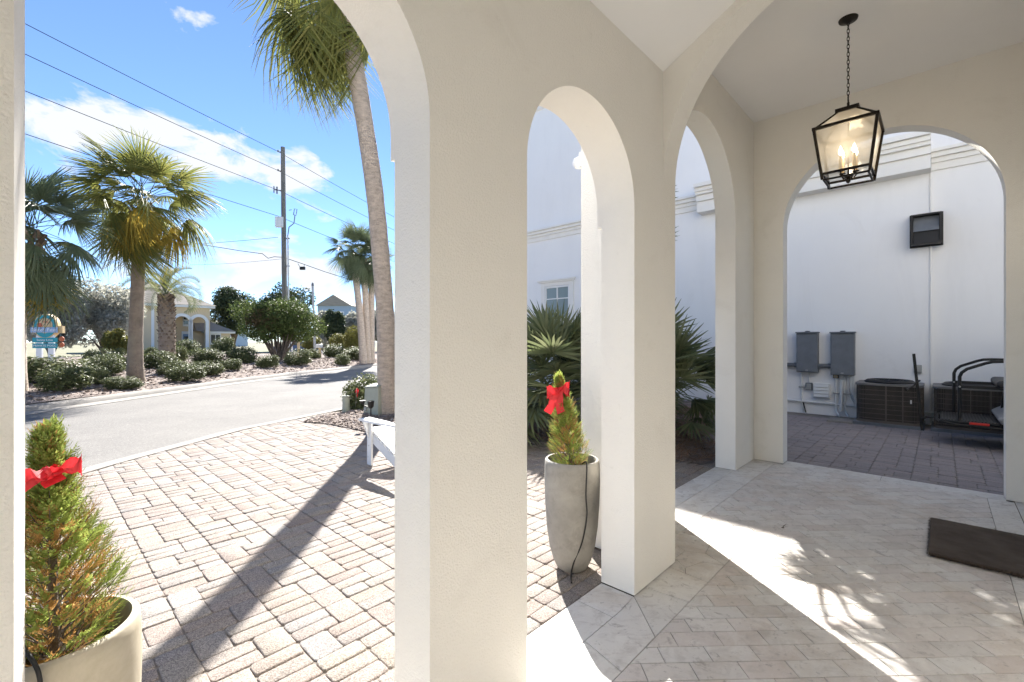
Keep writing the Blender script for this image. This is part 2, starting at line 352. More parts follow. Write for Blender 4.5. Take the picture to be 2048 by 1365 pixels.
n2 = len(na); ka2 = [ka[min(len(ka)-1, round(i*(len(ka)-1)/(n2-1)))] for i in range(n2)]
rv = [(-10.2 if p[1] < 9 else p[0]-.15, p[1], -.006) for p in ka] ; 
ribbon('road', [(p[0]-.25,p[1]) for p in ka2], na, -.006, M['road'])
def offs(pts, d):
    out = []
    for i, p in enumerate(pts):
        a, b = pts[max(0,i-1)], pts[min(len(pts)-1,i+1)]; dx, dy = b[0]-a[0], b[1]-a[1]; l = math.hypot(dx,dy); out.append((p[0]+dy/l*d, p[1]-dx/l*d))
    return out
def kerb(name, pts, wd, prof, m):              # prof: list of (offset from line, z)
    rows = [offs(pts, o) for o, z in prof]; n = len(pts); k = len(prof); v = []
    for r, (o, z) in zip(rows, prof): v += [(p[0],p[1],z) for p in r]
    return struct(MB().add(v, [(j*n+i,j*n+i+1,(j+1)*n+i+1,(j+1)*n+i) for j in range(k-1) for i in range(n-1)]).build(name, m, smooth=40))
kerb('kerb', ka, .35, [(-.22,-.1),(-.22,.125),(-.06,.13),(.02,.09),(.06,.03),(.30,.004),(.30,-.05)], M['concrete'])
kerb('edge_kerb', na, .2, [(-.02,-.05),(-.02,.006),(.17,.008),(.17,-.05)], M['concrete'])
# planted island with a low mound
def kx(y):
    for a, b in zip(KERB[:-1], KERB[1:]):
        if a[1] <= y <= b[1]: return a[0]+(b[0]-a[0])*(y-a[1])/(b[1]-a[1])
    return KERB[-1][0]
def mound(x, y):
    d = kx(y)-x; n = -C*x+S*y
    h = .11+.22*min(1,max(0,d/3.5))**.7 + .03*math.sin(x*1.3+y*.7)*math.sin(y*.9)
    return h*max(0,min(1,(47.5-n)/4)) - .1*max(0,min(1,(n-46)/3))
ys = np.linspace(-20, 53, 110); ds = [.18,.4,.8,1.3,2,3,4,5.5,7,9,11,14,17,20,24,28,33,40,50]
v = [(kx(y)-d, y, mound(kx(y)-d, y)) for y in ys for d in ds]; nd = len(ds)
struct(MB().add(v, [(i*nd+j,(i+1)*nd+j,(i+1)*nd+j+1,i*nd+j+1) for i in range(len(ys)-1) for j in range(nd-1)]).build('planted_island', M['mulch'], smooth=60))
struct(MB().add([L(-90,48.2,.0),L(140,48.2,.0),L(140,54.5,.0),L(-90,54.5,.0)], [(0,3,2,1)]).build('back_street', M['street']))
struct(MB().add([L(-90,54.5,.06),L(140,54.5,.06),L(140,120,.06),L(-90,120,.06)], [(0,3,2,1)]).build('lawn', M['ground']))
# mulch bed beside the driveway, and its chips
BED = [(-3.60,8.15),(-3.62,7.85),(-3.04,7.62),(-2.2,6.96),(-1.2,6.75),(.22,6.52),(1.2,5.85),(1.90,5.32),tuple(L(5.22,1.95)[:2]),tuple(L(6.4,1.95)[:2]),tuple(L(6.4,2.5)[:2]),tuple(L(10.39,2.5)[:2]),tuple(L(10.39,13)[:2]),(2,22),(-1.0,19),(-2.3,13),(-2.95,10.3),(-3.3,9.0)]
def bedh(x, y):
    e = 9
    for i in range(len(BED)):
        a, b = BED[i-1], BED[i]; dx, dy = b[0]-a[0], b[1]-a[1]; t = max(0,min(1,((x-a[0])*dx+(y-a[1])*dy)/(dx*dx+dy*dy))); e = min(e, math.hypot(x-a[0]-t*dx, y-a[1]-t*dy))
    return .012+.09*min(1,e/.7)+.012*math.sin(9*x+4*y)*min(1,e/.3)
bm = bmesh.new(); vs = [bm.verts.new((*p,0)) for p in BED]; bm.faces.new(vs)
bmesh.ops.triangulate(bm, faces=bm.faces[:])
for _ in range(4): bmesh.ops.subdivide_edges(bm, edges=[e for e in bm.edges if e.calc_length() > .5], cuts=1); bmesh.ops.triangulate(bm, faces=bm.faces[:])
for vv in bm.verts: vv.co.z = bedh(vv.co.x, vv.co.y)
me = bpy.data.meshes.new('mulch_bed'); bm.to_mesh(me); bm.free(); me.materials.append(M['mulch']); struct(mobj('mulch_bed', me))
def scatter(name, m, poly, n, lw, hfn, box, thick=.004, tilt=.35):
    mb = MB(); k = 0
    while k < n:
        x, y = random.uniform(box[0],box[1]), random.uniform(box[2],box[3])
        if not inside(poly, x, y): k += .2; continue
        k += 1; l, wd = random.uniform(*lw[0]), random.uniform(*lw[1]); a = random.uniform(0,6.3); t = random.uniform(-tilt,tilt)
        z = hfn(x,y)+.006+abs(math.sin(t))*l/2; ca, sa = math.cos(a), math.sin(a)
        dx, dy, dz = ca*math.cos(t)*l/2, sa*math.cos(t)*l/2, math.sin(t)*l/2; ex, ey = -sa*wd/2, ca*wd/2; q = random.uniform(-.4,.4)*wd
        mb.add([(x-dx-ex,y-dy-ey,z-dz-q),(x+dx-ex,y+dy-ey,z+dz-q),(x+dx+ex,y+dy+ey,z+dz+q),(x-dx+ex,y-dy+ey,z-dz+q)], [(0,1,2,3)])
    o = mb.build(name, m); o['label'] = 'loose brown bark chips and needles lying on the planting bed'; return stuff(o)
scatter('bark_chips', M['chips'], BED, 7000, ((.02,.07),(.01,.03)), bedh, (-3.7,-1,6.8,10.5))
scatter('pine_needles', M['straw'], BED, 9000, ((.08,.2),(.003,.007)), bedh, (-1.2,3.4,4.9,9), tilt=.5)
ISL = [(kx(y)-.25,y) for y in (8,10,12,14,16,18,20,24,28)] + [(-18,28),(-18,8)]
scatter('bark_chips', M['chips'], ISL, 12000, ((.04,.14),(.02,.05)), mound, (-16,-7,8,28))

# ------------------------------------------------------------------ paving of the drive and the side yard
def paver_mesh(name, ls, ln, m, rs=None, k=0):
    r = .012; hs, hn = ls/2-.0017, ln/2-.0017; rg = random.Random(k*31+int(ln*1000)); j = lambda: rg.uniform(-.0022,.0022)
    poly = []
    for cx, cy, ax, ay in ((hs,-hn,-1,0),(hs,-hn,0,1),(hs,hn,0,-1),(hs,hn,-1,0),(-hs,hn,1,0),(-hs,hn,0,-1),(-hs,-hn,0,1),(-hs,-hn,1,0)):
        poly.append((cx+ax*r+j(), cy+ay*r+j()))
    mb = MB(); n = 8
    for zz, q in ((-.03,0),(-.0045,0),(-.0012,.003),(0,.0065)):
        mb.v += [(p[0]-math.copysign(q,p[0]), p[1]-math.copysign(q,p[1]), zz+(j() if zz == 0 else 0)) for p in poly]
    mb.f = [(a*n+i,a*n+(i+1)%n,(a+1)*n+(i+1)%n,(a+1)*n+i) for a in range(3) for i in range(n)] + [tuple(range(3*n,4*n))]
    return mb.mesh(name, m, smooth=50)
def pave(root, along, c0, c1, a_lo, a_hi, keep, pm, view, nmax=300):
    """strips 5 units wide laid in layers of two-by-one, three-by-one and square stones; strips run along n (or s)"""
    U, Hh = .0685, .0925; meshes = {}
    items = []; c = c0; row = 0
    while c < c1:
        a = a_lo(c+2.5*U)-random.choice((0,Hh)); hi = a_hi(c+2.5*U); lo = a_lo(c+2.5*U)
        while a < hi:
            mir = random.random() < .5; r_ = random.random()
            if r_ < .55: lay = [(0,2,0,2),(2,3,0,1),(2,3,1,1)]; hgt = 2
            elif r_ < .72: lay = [(0,2,0,1),(0,2,1,1),(2,3,0,1),(2,3,1,1)]; hgt = 2
            elif r_ < .86: lay = [(0,2,0,1),(2,3,0,1)]; hgt = 1
            else: lay = [(0,2,0,2),(2,2,0,2),(4,1,0,2)] if random.random() < .0 else [(0,3,0,1),(3,2,0,2),(0,3,1,1)]; hgt = 2
            for u, wu, v, hv in lay:
                if mir: u = 5-u-wu
                cc = c+(u+wu/2)*U; aa = a+(v+hv/2)*Hh; lo_ = a_lo(cc); a0, a1 = a+v*Hh, a+(v+hv)*Hh
                if a1 <= lo_+.02: continue
                hv_ = hv
                if a0 < lo_-1e-6: aa = (lo_+a1)/2; ln_ = round(a1-lo_,3)
                else: ln_ = round(hv*Hh,4)
                wp = L(cc, aa) if along == 'n' else L(aa, cc)
                if keep(wp): items.append((wp, round(wu*U,4), ln_))
            a += hgt*Hh
        c += 5*U; row += 1
    vis = []
    for i, (wp, ls, l) in enumerate(items):
        if wp.y > .4:
            x, y = proj(wp)
            if y < 1400 and view(x, y): vis.append((wp.length, i))
    near = {i for d, i in sorted(vis)[:nmax]}
    rest = MB(); rz = LROT if along == 'n' else LROT+R(90)
    for i, (wp, ls, l) in enumerate(items):
        key = (ls, l, random.randrange(4))
        if key not in meshes: meshes[key] = paver_mesh('paver', ls, l, M[pm], k=key[2]+int(ls*100))
        me = meshes[key]
        M4 = Matrix.Translation(wp+Vector((0,0,random.uniform(-.004,.002)))) @ Matrix.Rotation(rz+random.uniform(-.014,.014),4,'Z') @ Matrix.Rotation(random.uniform(-.014,.014),4,'X') @ Matrix.Rotation(random.uniform(-.014,.014),4,'Y')
        if i in near:
            o = mobj('paver', me, root); o.matrix_local = M4
        else:
            rest.add([M4 @ q.co for q in me.vertices], [tuple(p.vertices) for p in me.polygons])
    o = rest.build('paver_field', M[pm], root, smooth=50); stuff(o)
DRIVE = [(-4.85,-3),(-4.85,1),(-4.667,5.15),(-4.40,7.22),(-3.80,8.8),(-3.30,9.2),(-2.0,7.3),(-.6,7.1),(.6,6.9),(2.3,6),tuple(L(6.0,1.8)[:2]),tuple(L(2.7,1.8)[:2]),tuple(L(2.6,1.43)[:2]),tuple(L(-6,1.43)[:2])]
drive = struct(MB().add([(p[0],p[1],-.010) for p in DRIVE], [tuple(range(len(DRIVE)-1,-1,-1))]).build('driveway', M['joint_sand']))
recalc(drive)
pave(drive, 'n', -3.94, 5.6, lambda c: 1.437 if c < 2.63 else 1.825, lambda c: 9.5, lambda p: inside(DRIVE, p.x-.05, p.y), 'paver', lambda x, y: 55 < x < 795 or 1052 < x < 1200 or (1345 < x < 1430 and y < 1000))
side = struct(MB().add([L(6.07,-3.5,-.011),L(10.4,-3.5,-.011),L(10.4,2.6,-.011),L(6.07,2.6,-.011)], [(0,1,2,3)]).build('side_yard', M['joint_sand']))
pave(side, 's', -3.2, 2.3, lambda c: 6.085, lambda c: 9.9, lambda p: True, 'paver_dark', lambda x, y: 1570 < x < 2010)

# ------------------------------------------------------------------ porch floor: stone tiles laid on the diagonal inside a slab border
floor = struct(MB().prism([(-2.4,-.8),(6.07,-.8),(6.07,1.83),(2.63,1.83),(2.63,1.432),(-2.4,1.432)], -.12, -.006).build('porch_floor', M['grout'], loc=(0,0,0), rz=LROT))
def stone(poly, m, z=0., name='tile', ch=.0014, gap=.0017):
    cx = sum(p[0] for p in poly)/len(poly); cy = sum(p[1] for p in poly)/len(poly)
    sa = sum(poly[i][0]*poly[(i+1)%len(poly)][1]-poly[(i+1)%len(poly)][0]*poly[i][1] for i in range(len(poly)))
    if sa < 0: poly = poly[::-1]
    loc = inset([(p[0]-cx,p[1]-cy) for p in poly], gap)
    o = MB().slab(loc, -.02, 0, ch).build(name, M[m], floor); o.location = (cx, cy, z+random.uniform(-.0008,.0008)); return o
FS = 5.86
def field_region(poly):
    ps = clip(clip(poly, (0,-.30), (1,0)), (FS,0), (0,1))   # n > -.30, s < FS
    if len(ps) < 3: return []
    ss = [p[0] for p in ps]; nn = [p[1] for p in ps]
    if min(ss) >= 3.28: out = [clip(ps, (0,1.385), (-1,0))]
    elif max(ss) <= 3.28 or max(nn) <= .983: out = [clip(ps, (0,.983), (-1,0))]
    else: out = [clip(clip(ps, (3.28,0), (0,1)), (0,.983), (-1,0)), clip(clip(ps, (3.28,0), (0,-1)), (0,1.385), (-1,0))]
    return [o for o in out if len(o) > 2]
q2 = math.sqrt(.5); PB, PA = .1027, .212
cand = []
for r in range(-36, 40):
    b = 2.215 + (r-.5)*PB
    for k in range(-30, 32):
        a = 1.570 + (k + (.5 if r % 2 else 0))*PA + .004*math.sin(r*2.1)
        quad = [((a+b)*q2,(b-a)*q2),((a+PA+b)*q2,(b-a-PA)*q2),((a+PA+b+PB)*q2,(b+PB-a-PA)*q2),((a+b+PB)*q2,(b+PB-a)*q2)]
        if max(p[0] for p in quad) < -2.3 or min(p[0] for p in quad) > FS: continue
        for pz in field_region(quad):
            if area(pz) > .0003: cand.append(pz)
def seen(p):
    wp = L(sum(q[0] for q in p)/len(p), sum(q[1] for q in p)/len(p))
    if wp.y < .5: return None
    x, y = proj(wp)
    return wp.length if (1040 < x < 2070 and 900 < y < 1390) else None
order = sorted([(seen(p) is None, -area(p)*200/max(.3,(seen(p) or 9))**3, i) for i, p in enumerate(cand)])
keepi = {i for _, _, i in order[:290]}
restm = MB()
for i, p in enumerate(cand):
    if i in keepi: stone(p, 'travertine')
    else:
        sa = sum(p[j][0]*p[(j+1)%len(p)][1]-p[(j+1)%len(p)][0]*p[j][1] for j in range(len(p))); p = p if sa > 0 else p[::-1]
        cx = sum(q[0] for q in p)/len(p); cy = sum(q[1] for q in p)/len(p)
        pp = inset(p, .0017)
        restm.slab(pp, -.02, random.uniform(-.0008,.0008), .0014)
stuff(restm.build('tile_field', M['travertine'], floor))
# slab border
def strip_s(s0, s1, n0, n1, ln, z=.0): 
    k = max(1, round((s1-s0)/ln)); 
    for i in range(k): stone([(s0+(s1-s0)*i/k,n0),(s0+(s1-s0)*(i+1)/k,n0),(s0+(s1-s0)*(i+1)/k,n1),(s0+(s1-s0)*i/k,n1)], 'slab_stone', z, 'border_slab')
def strip_n(n0, n1, s0, s1, ln, z=.0):
    k = max(1, round((n1-n0)/ln))
    for i in range(k): stone([(s0,n0+(n1-n0)*i/k),(s1,n0+(n1-n0)*i/k),(s1,n0+(n1-n0)*(i+1)/k),(s0,n0+(n1-n0)*(i+1)/k)], 'slab_stone', z, 'border_slab')
strip_s(-2.4, -.02, .983, 1.432, .6); strip_s(.0, .9, 1.20, 1.432, .45); strip_s(0., .9, .983, 1.20, .3); strip_s(.9, 1.40, .983, 1.24, .5)
strip_s(1.40, 2.03, 1.21, 1.432, .32); stone([(1.40,.983),(1.72,.983),(1.78,1.21),(1.40,1.21)], 'slab_stone', 0, 'border_slab'); stone([(1.72,.983),(2.03,.983),(2.274,1.225),(2.1,1.21),(1.78,1.21)], 'travertine', 0, 'border_slab')
stone([(2.03,1.21),(2.1,1.21),(2.274,1.225),(2.274,1.432),(2.03,1.432)], 'slab_stone', 0, 'border_slab')
stone([(2.033,.983),(2.43,.983),(2.40,1.24),(2.276,1.226)], 'slab_stone', 0, 'border_slab'); stone([(2.43,.983),(2.70,.983),(2.72,1.24),(2.40,1.24)], 'slab_stone', 0, 'border_slab')
# irregular pieces beside the pier
for p in ([(2.70,.983),(2.98,.983),(2.93,1.10),(2.78,1.15),(2.715,1.12)], [(2.715,1.12),(2.78,1.15),(2.86,1.25),(2.72,1.24)], [(2.98,.983),(3.28,.983),(3.28,1.17),(3.06,1.13)], [(2.93,1.10),(2.98,.983),(3.06,1.13),(3.0,1.24),(2.86,1.25),(2.78,1.15)], [(3.06,1.13),(3.28,1.17),(3.28,1.385),(3.08,1.385),(3.0,1.24)], [(2.72,1.24),(2.86,1.25),(3.0,1.24),(3.08,1.385),(2.78,1.385)]):
    stone(p, 'slab_stone', 0, 'flagstone')
stone([(2.78,1.385),(3.28,1.385),(3.28,1.63),(2.78,1.63)], 'slab_stone', 0, 'border_slab')
strip_s(3.28, 5.86, 1.385, 1.63, .5); strip_s(3.50, 5.26, 1.63, 1.83, .58)
strip_n(-.42, 1.31, 5.86, 6.07, .86); strip_n(1.31, 1.63, 5.86, 5.90, .4)
strip_s(3.2, 5.86, -.465, -.30, .8); strip_s(-2.3, 3.2, -.465, -.30, .8); strip_s(-2.3, 5.9, -.79, -.468, 1.2)

# ------------------------------------------------------------------ the arcaded porch
house = thing('arcade_porch', 'cream stucco porch with round arches and tall piers in the foreground', 'porch', (0,0,0), LROT)
def arch_wall(name, axis, u0, u1, t0, t1, z1, ops, m='stucco', z0=.005, parent=house, nseg=72):
    """ops: (a at t0, b at t0, a at t1, b at t1, spring)"""
    f = (lambda u, t, z: (u, t, z)) if axis == 's' else (lambda u, t, z: (t, u, z))
    mb = MB(); edges0 = [u0]; 
    def quad(a, b, c, d): mb.add([a,b,c,d], [(0,1,2,3)])
    ops = sorted(ops); prev0 = prev1 = u0
    for (a0,b0,a1,b1,sp) in ops:
        for t, p, a in ((t0,prev0,a0),(t1,prev1,a1)):
            if a-p > 1e-4:
                quad(f(p,t,z0),f(a,t,z0),f(a,t,sp),f(p,t,sp)); quad(f(p,t,sp),f(a,t,sp),f(a,t,z1),f(p,t,z1))
        arcs = []
        for t, a, b in ((t0,a0,b0),(t1,a1,b1)):
            r = (b-a)/2; c = (a+b)/2
            arcs.append([(c-r*math.cos(math.pi*i/nseg), t, sp+r*math.sin(math.pi*i/nseg)) for i in range(nseg+1)])
            for i in range(nseg):
                p, q = arcs[-1][i], arcs[-1][i+1]; quad(f(*p),f(*q),f(q[0],t,z1),f(p[0],t,z1))
        for i in range(nseg): quad(f(*arcs[0][i]),f(*arcs[0][i+1]),f(*arcs[1][i+1]),f(*arcs[1][i]))
        quad(f(a0,t0,z0),f(a0,t0,sp),f(a1,t1,sp),f(a1,t1,z0)); quad(f(b0,t0,z0),f(b0,t0,sp),f(b1,t1,sp),f(b1,t1,z0))
        prev0, prev1 = b0, b1
    for t, p in ((t0,prev0),(t1,prev1)):
        if u1-p > 1e-4: quad(f(p,t,z0),f(u1,t,z0),f(u1,t,z1),f(p,t,z1))
    quad(f(u0,t0,z0),f(u0,t1,z0),f(u0,t1,z1),f(u0,t0,z1)); quad(f(u1,t0,z0),f(u1,t1,z0),f(u1,t1,z1),f(u1,t0,z1)); quad(f(u0,t0,z1),f(u1,t0,z1),f(u1,t1,z1),f(u0,t1,z1))
    o = mb.build(name, M[m], parent); recalc(o)
    bm = bmesh.new(); bm.from_mesh(o.data); bmesh.ops.dissolve_limit(bm, angle_limit=R(.8), verts=bm.verts, edges=bm.edges); bm.to_mesh(o.data); bm.free()
    return o
ZR = 4.35; SPR = 2.137
w1 = arch_wall('front_wall', 's', -2.4, 2.80, 1.222, 1.432, ZR, [(-1.42,-.52,-1.42,-.52,SPR),(-.0188,.903,-.006,.903,SPR),(1.386,2.274,1.386,2.274,SPR)])
bevel(w1, .008)
for a, b in ((-1.42,-.52),(-.008,.903),(1.386,2.274)):          # raised band round the outside of each arch
    mb = MB(); r = (b-a)/2; c = (a+b)/2; prof = [(a,2.055)]+[(c-r*math.cos(math.pi*i/32), SPR+r*math.sin(math.pi*i/32)) for i in range(33)]+[(b,2.055)]
    ro = r+.13; outr = [(c-ro,2.055)]+[(c-ro*math.cos(math.pi*i/32), SPR+ro*math.sin(math.pi*i/32)) for i in range(33)]+[(c+ro,2.055)]
    n = len(prof); vs = [(p[0],n_,p[1]) for n_ in (1.430,1.458) for q in (prof,outr) for p in q]
    fs = []
    for i in range(n-1): fs += [(i,i+1,2*n+i+1,2*n+i),(n+i,3*n+i,3*n+i+1,n+i+1),(2*n+i,2*n+i+1,3*n+i+1,3*n+i)]
    fs += [(0,2*n,3*n,n),(n-1,2*n-1,4*n-1,3*n-1)]
    recalc(mb.add(vs, fs).build('arch_trim', M['stucco'], house, smooth=30))
recalc(arch_wall('transverse_arch', 'n', -.78, 1.2215, 2.63, 2.80, ZR, [(-.78,1.2215,-.78,1.2215,2.37)], z0=2.37, nseg=56))
o = MB().bx(2.63,2.80,1.4325,1.6095,-.05,ZR).build('return_wall', M['stucco'], house)
w2 = arch_wall('front_wall', 's', 2.63, 6.07, 1.61, 1.82, ZR, [(3.54,5.219,3.54,5.219,2.68)])
bevel(w2, .008)
w3 = arch_wall('side_wall', 'n', -.98, 1.6095, 5.88, 6.07, ZR, [(-.415,1.306,-.415,1.306,2.67)])
bevel(w3, .008)
hw = MB().bx(-6.0,6.07,-9,-.98,-.1,7.2); hw.bx(-2.6,4.02,-.979,-.78,-.1,ZR); hw.bx(4.92,5.878,-.979,-.78,-.1,ZR); hw.bx(4.02,4.92,-.979,-.78,2.15,ZR)
hw.build('house_wall', M['stucco'], house)
dr = MB().bx(4.03,4.91,-.975,-.93,0,2.14).build('door', M['white_paint'], house)
for z in (.25,1.2): MB().bx(4.15,4.79,-.932,-.918,z,z+.75).build('door_panel', M['white_paint'], dr)
MB().tube([(4.12,-.925,1.0),(4.12,-.87,1.0),(4.2,-.865,1.0)], .011, 8).build('door_handle', M['metal_light'], dr)
MB().bx(-2.6,-2.4,-.98,-.60,-.05,ZR).bx(-2.6,-2.4,1.0,1.432,-.05,ZR).bx(-2.6,-2.4,-.6,1.0,2.7,ZR).build('end_wall', M['stucco'], house)
# ceilings
cl = MB().add([(-2.4,1.2215,3.027),(2.63,1.2215,3.027),(2.63,.22,3.563),(-2.4,.22,3.563),(-2.4,-.78,3.027),(2.63,-.78,3.027),(-2.4,1.2215,3.9),(2.63,1.2215,3.9),(2.63,-.78,3.9),(-2.4,-.78,3.9)],
              [(0,1,2,3),(3,2,5,4),(6,9,8,7)]).build('sloped_ceiling', M['ceiling_paint'], house)
MB().bx(2.801,5.879,-.779,1.6095,3.98,4.06).build('flat_ceiling', M['ceiling_paint'], house)
MB().bx(-2.7,2.75,-1.0,1.55,ZR+.001,ZR+.25).bx(2.751,6.2,-1.0,1.95,ZR+.001,ZR+.25).build('roof', M['trim_white'], house)
# small white globe light on the outer corner of the pier
gl = thing('wall_light', 'small white dome wall light on the outside corner of the arch pier', 'wall light', L(2.69,1.825,2.67), LROT)
MB().bx(-.05,.05,-.005,.02,-.05,.05).build('back_plate', M['white_paint'], gl)
MB().lathe([(.0,-.045),(.025,-.04),(.04,-.02),(.042,0),(.032,.025),(.014,.034),(.0,.035)], 20, (-.01,.05,0)).build('dome', M['white_paint'], gl, smooth=40)

# ------------------------------------------------------------------ white building across the side yard (origin on its wall foot, x along s, y along n)
nb = thing('stucco_building', 'tall white stucco building with stepped cornices across the side yard', 'building', L(10.4,0,0), LROT)
MB().bx(0,11,.12,13.2,-.1,8.8).build('wall', M['render_white'], nb)
MB().bx(.07,11,-9,.1195,-.1,8.8).build('recessed_wall', M['render_white'], nb)
def cornice(n0, n1, z, s0=0., steps=((0,.12,.035),(.12,.17,.07),(.17,.20,.06),(.20,.25,.12),(.25,.28,.105),(.28,.33,.16))):
    mb = MB()
    for a, b, p in steps: mb.bx(s0-p, s0-.0005*1, n0, n1, z+a, z+b)
    return mb.build('cornice', M['trim_white'], nb)
cornice(3.92, 13.25, 4.36); cornice(-9, .118, 4.27, .07)
cornice(.12, 3.918, 4.23, 0., ((0,.20,.30),(.20,.23,.285),(.23,.33,.34),(.33,.36,.325),(.36,.42,.40),(.42,.47,.44),(.47,.50,.425),(.50,.58,.50)))
cornice(.12, 13.25, 8.25, 0., ((0,.2,.04),(.2,.3,.08),(.3,.34,.07),(.34,.42,.13),(.42,.5,.17)))
for n in (6.05,7.05): MB().bx(-.004,0,n-.006,n+.006,0,4.35).build('panel_joint', M['trim_white'], nb)
dp = MB().tube([(-.012,.125,0),(-.012,.125,4.22)], .014, 8).build('corner_bead', M['trim_white'], nb)
wi = MB().bx(-.05,0,7.42,7.56,2.0,3.13).bx(-.05,0,8.44,8.58,2.0,3.13).bx(-.05,0,7.562,8.438,2.99,3.13).bx(-.05,0,7.562,8.438,2.0,2.08).build('window', M['trim_white'], nb)
MB().bx(-.12,-.051,7.33,8.67,3.132,3.17).bx(-.09,-.051,7.36,8.64,3.09,3.131).build('window_head', M['trim_white'], wi)
MB().bx(-.006,-.002,7.565,8.435,2.085,2.985).build('pane', M['glass_blind'], wi)
for bb_ in ((-.03,-.008,7.98,8.02,2.085,2.985),(-.026,-.009,7.611,7.979,2.60,2.63),(-.026,-.009,8.021,8.389,2.60,2.63),(-.035,-.008,7.565,7.61,2.085,2.985),(-.035,-.008,8.39,8.435,2.085,2.985),(-.034,-.0081,7.611,8.389,2.93,2.985)): MB().bx(*bb_).build('sash_bar', M['white_paint'], wi)

# ------------------------------------------------------------------ equipment on and by that wall
def wall_thing(name, label, cat, n, z, off=0.): return thing(name, label, cat, L(10.4-off, n, z), LROT)
for (n0, n1, z0, z1, lab) in ((1.70,2.05,.80,1.55,'grey electrical box on white wall, further from the outdoor units'), (1.14,1.50,.77,1.545,'grey electrical box on white wall beside the bundle of pipes'), (2.30,2.62,.80,1.5,'grey electrical box on white wall half hidden behind the arch pier')):
    t = wall_thing('electrical_box', lab, 'electrical box', (n0+n1)/2, z0); h = (n1-n0)/2; H = z1-z0
    bevel(MB().bx(-.15,-.001,-h,h,0,H).build('case', M['metal_grey'], t), .006)
    bevel(MB().bx(-.162,-.1505,-h+.012,h-.012,.012,H-.03).build('cover', M['metal_grey'], t), .004)
    bevel(MB().bx(-.185,-.001,-h-.012,h+.012,H+.0005,H+.025).build('rain_hood', M['metal_grey'], t), .005)
    MB().lathe([(.03,0),(.05,.012),(.03,.02),(0,.022)], 14, (-.09,0,H+.0255)).build('hub', M['metal_grey'], t)
    MB().bx(-.172,-.1625,-.02,.02,.02,.05).build('latch', M['metal_light'], t)
    t['group'] = 'electrical boxes on the side wall'
t = wall_thing('conduit', 'thick grey conduit running between the electrical boxes on the wall', 'conduit', 0, 0)
for a, b in ((2.052,2.29),(1.502,1.698)): MB().tube([(-.06,a,.93),(-.06,b,.93)], .04, 12).tube([(-.06,a+.005,.93),(-.06,a+.05,.93)], .048, 12).build('pipe', M['metal_grey'], t, smooth=40)
def pipe(label, pts, r, m='pvc', straps=()):
    p0 = Vector(pts[0]); t = wall_thing('pipe', label, 'pipe', p0.y, 0)
    MB().tube([(p[0], p[1]-p0.y, p[2]) for p in pts], r, 10).build('tube', M[m], t, smooth=40)
    for z in straps: MB().bx(pts[0][0]-r-.004,-.001,-r-.03,r+.03,z-.012,z+.012).build('strap', M['metal_light'], t)
pipe('white vertical pipe below the further electrical box', [(-.03,1.985,.8),(-.03,1.98,.2),(-.03,1.955,.03)], .016, straps=(.5,))
pipe('short white pipe between electrical box and grey junction box', [(-.03,1.86,.8),(-.03,1.86,.60)], .015)
pipe('white pipe leaving the small yellow-tagged box, bending outward at the ground', [(-.04,1.43,.70),(-.04,1.43,.14),(-.06,1.41,.07),(-.2,1.35,.02)], .018, straps=(.42,))
pipe('thick white capped pipe standing free in front of the wall', [(-.07,1.345,.10),(-.07,1.335,.68)], .028)
pipe('white pipe right of the thick capped pipe, bending outward below', [(-.04,1.30,.77),(-.04,1.29,.14),(-.06,1.27,.07),(-.18,1.22,.03)], .016, straps=(.42,))
pipe('white pipe from electrical box running straight behind the outdoor unit', [(-.04,1.245,.77),(-.04,1.245,.45),(-.05,1.17,.28),(-.05,1.08,.1)], .015, straps=(.42,))
pipe('white pipe curving down behind the outdoor unit', [(-.045,1.205,.77),(-.045,1.20,.5),(-.05,1.15,.34),(-.05,1.08,.2)], .02)
pipe('white pipe closest to the outdoor unit', [(-.04,1.165,.77),(-.04,1.165,.5),(-.04,1.15,.4),(-.05,1.1,.3)], .016)
pipe('long white pipe running level along the foot of the wall', [(-.03,2.62,.235),(-.03,1.5,.215),(-.03,-.2,.20)], .022)
pipe('short dark bracket leaning at the foot of the wall', [(-.02,1.965,.235),(-.10,1.90,.02)], .012, 'black_metal')
def small_box(name, label, n, z, wd, ht, dp_, m, knob=True):
    t = wall_thing(name, label, 'junction box', n, z)
    bevel(MB().bx(-dp_,-.001,-wd/2,wd/2,-ht/2,ht/2).build('case', M[m], t), .008)
    bevel(MB().bx(-dp_-.012,-dp_-.0005,-wd/2+.012,wd/2-.012,-ht/2+.012,ht/2-.012).build('cover', M['grey_plastic' if m != 'grey_plastic' else 'metal_light'], t), .006)
    MB().tube([(-dp_-.0125,0,0),(-dp_-.02,0,0)], .012, 10).build('screw', M['metal_light'], t); return t
small_box('junction_box', 'small grey junction box beside the white louvred vent', 1.86, .52, .11, .14, .06, 'metal_grey')
small_box('outlet_box', 'grey weatherproof outlet cover alone on the white wall', .285, .925, .10, .14, .05, 'grey_plastic')
tg = small_box('junction_box', 'small dark junction box with pale tag under electrical box', 1.43, .735, .09, .065, .05, 'black_metal'); MB().bx(-.068,-.0635,-.028,.028,-.02,.02).build('tag', M['sign_sand'], tg)
t = wall_thing('louvred_vent', 'white louvred vent cover low on the wall', 'vent', 1.655, .315)
bevel(MB().bx(-.07,-.001,-.135,.135,0,.28).build('frame', M['pvc'], t), .006)
for k in range(4): MB().box((-.083,0,.05+k*.062),(.012,.225,.055), Matrix.Rotation(R(18),3,'Y')).build('slat', M['pvc'], t)
t = wall_thing('exhaust_vent', 'black square exhaust hood high on the white wall', 'vent', .18, 2.99)
MB().bx(-.03,-.001,-.21,.21,0,.56).build('flange', M['black'], t)
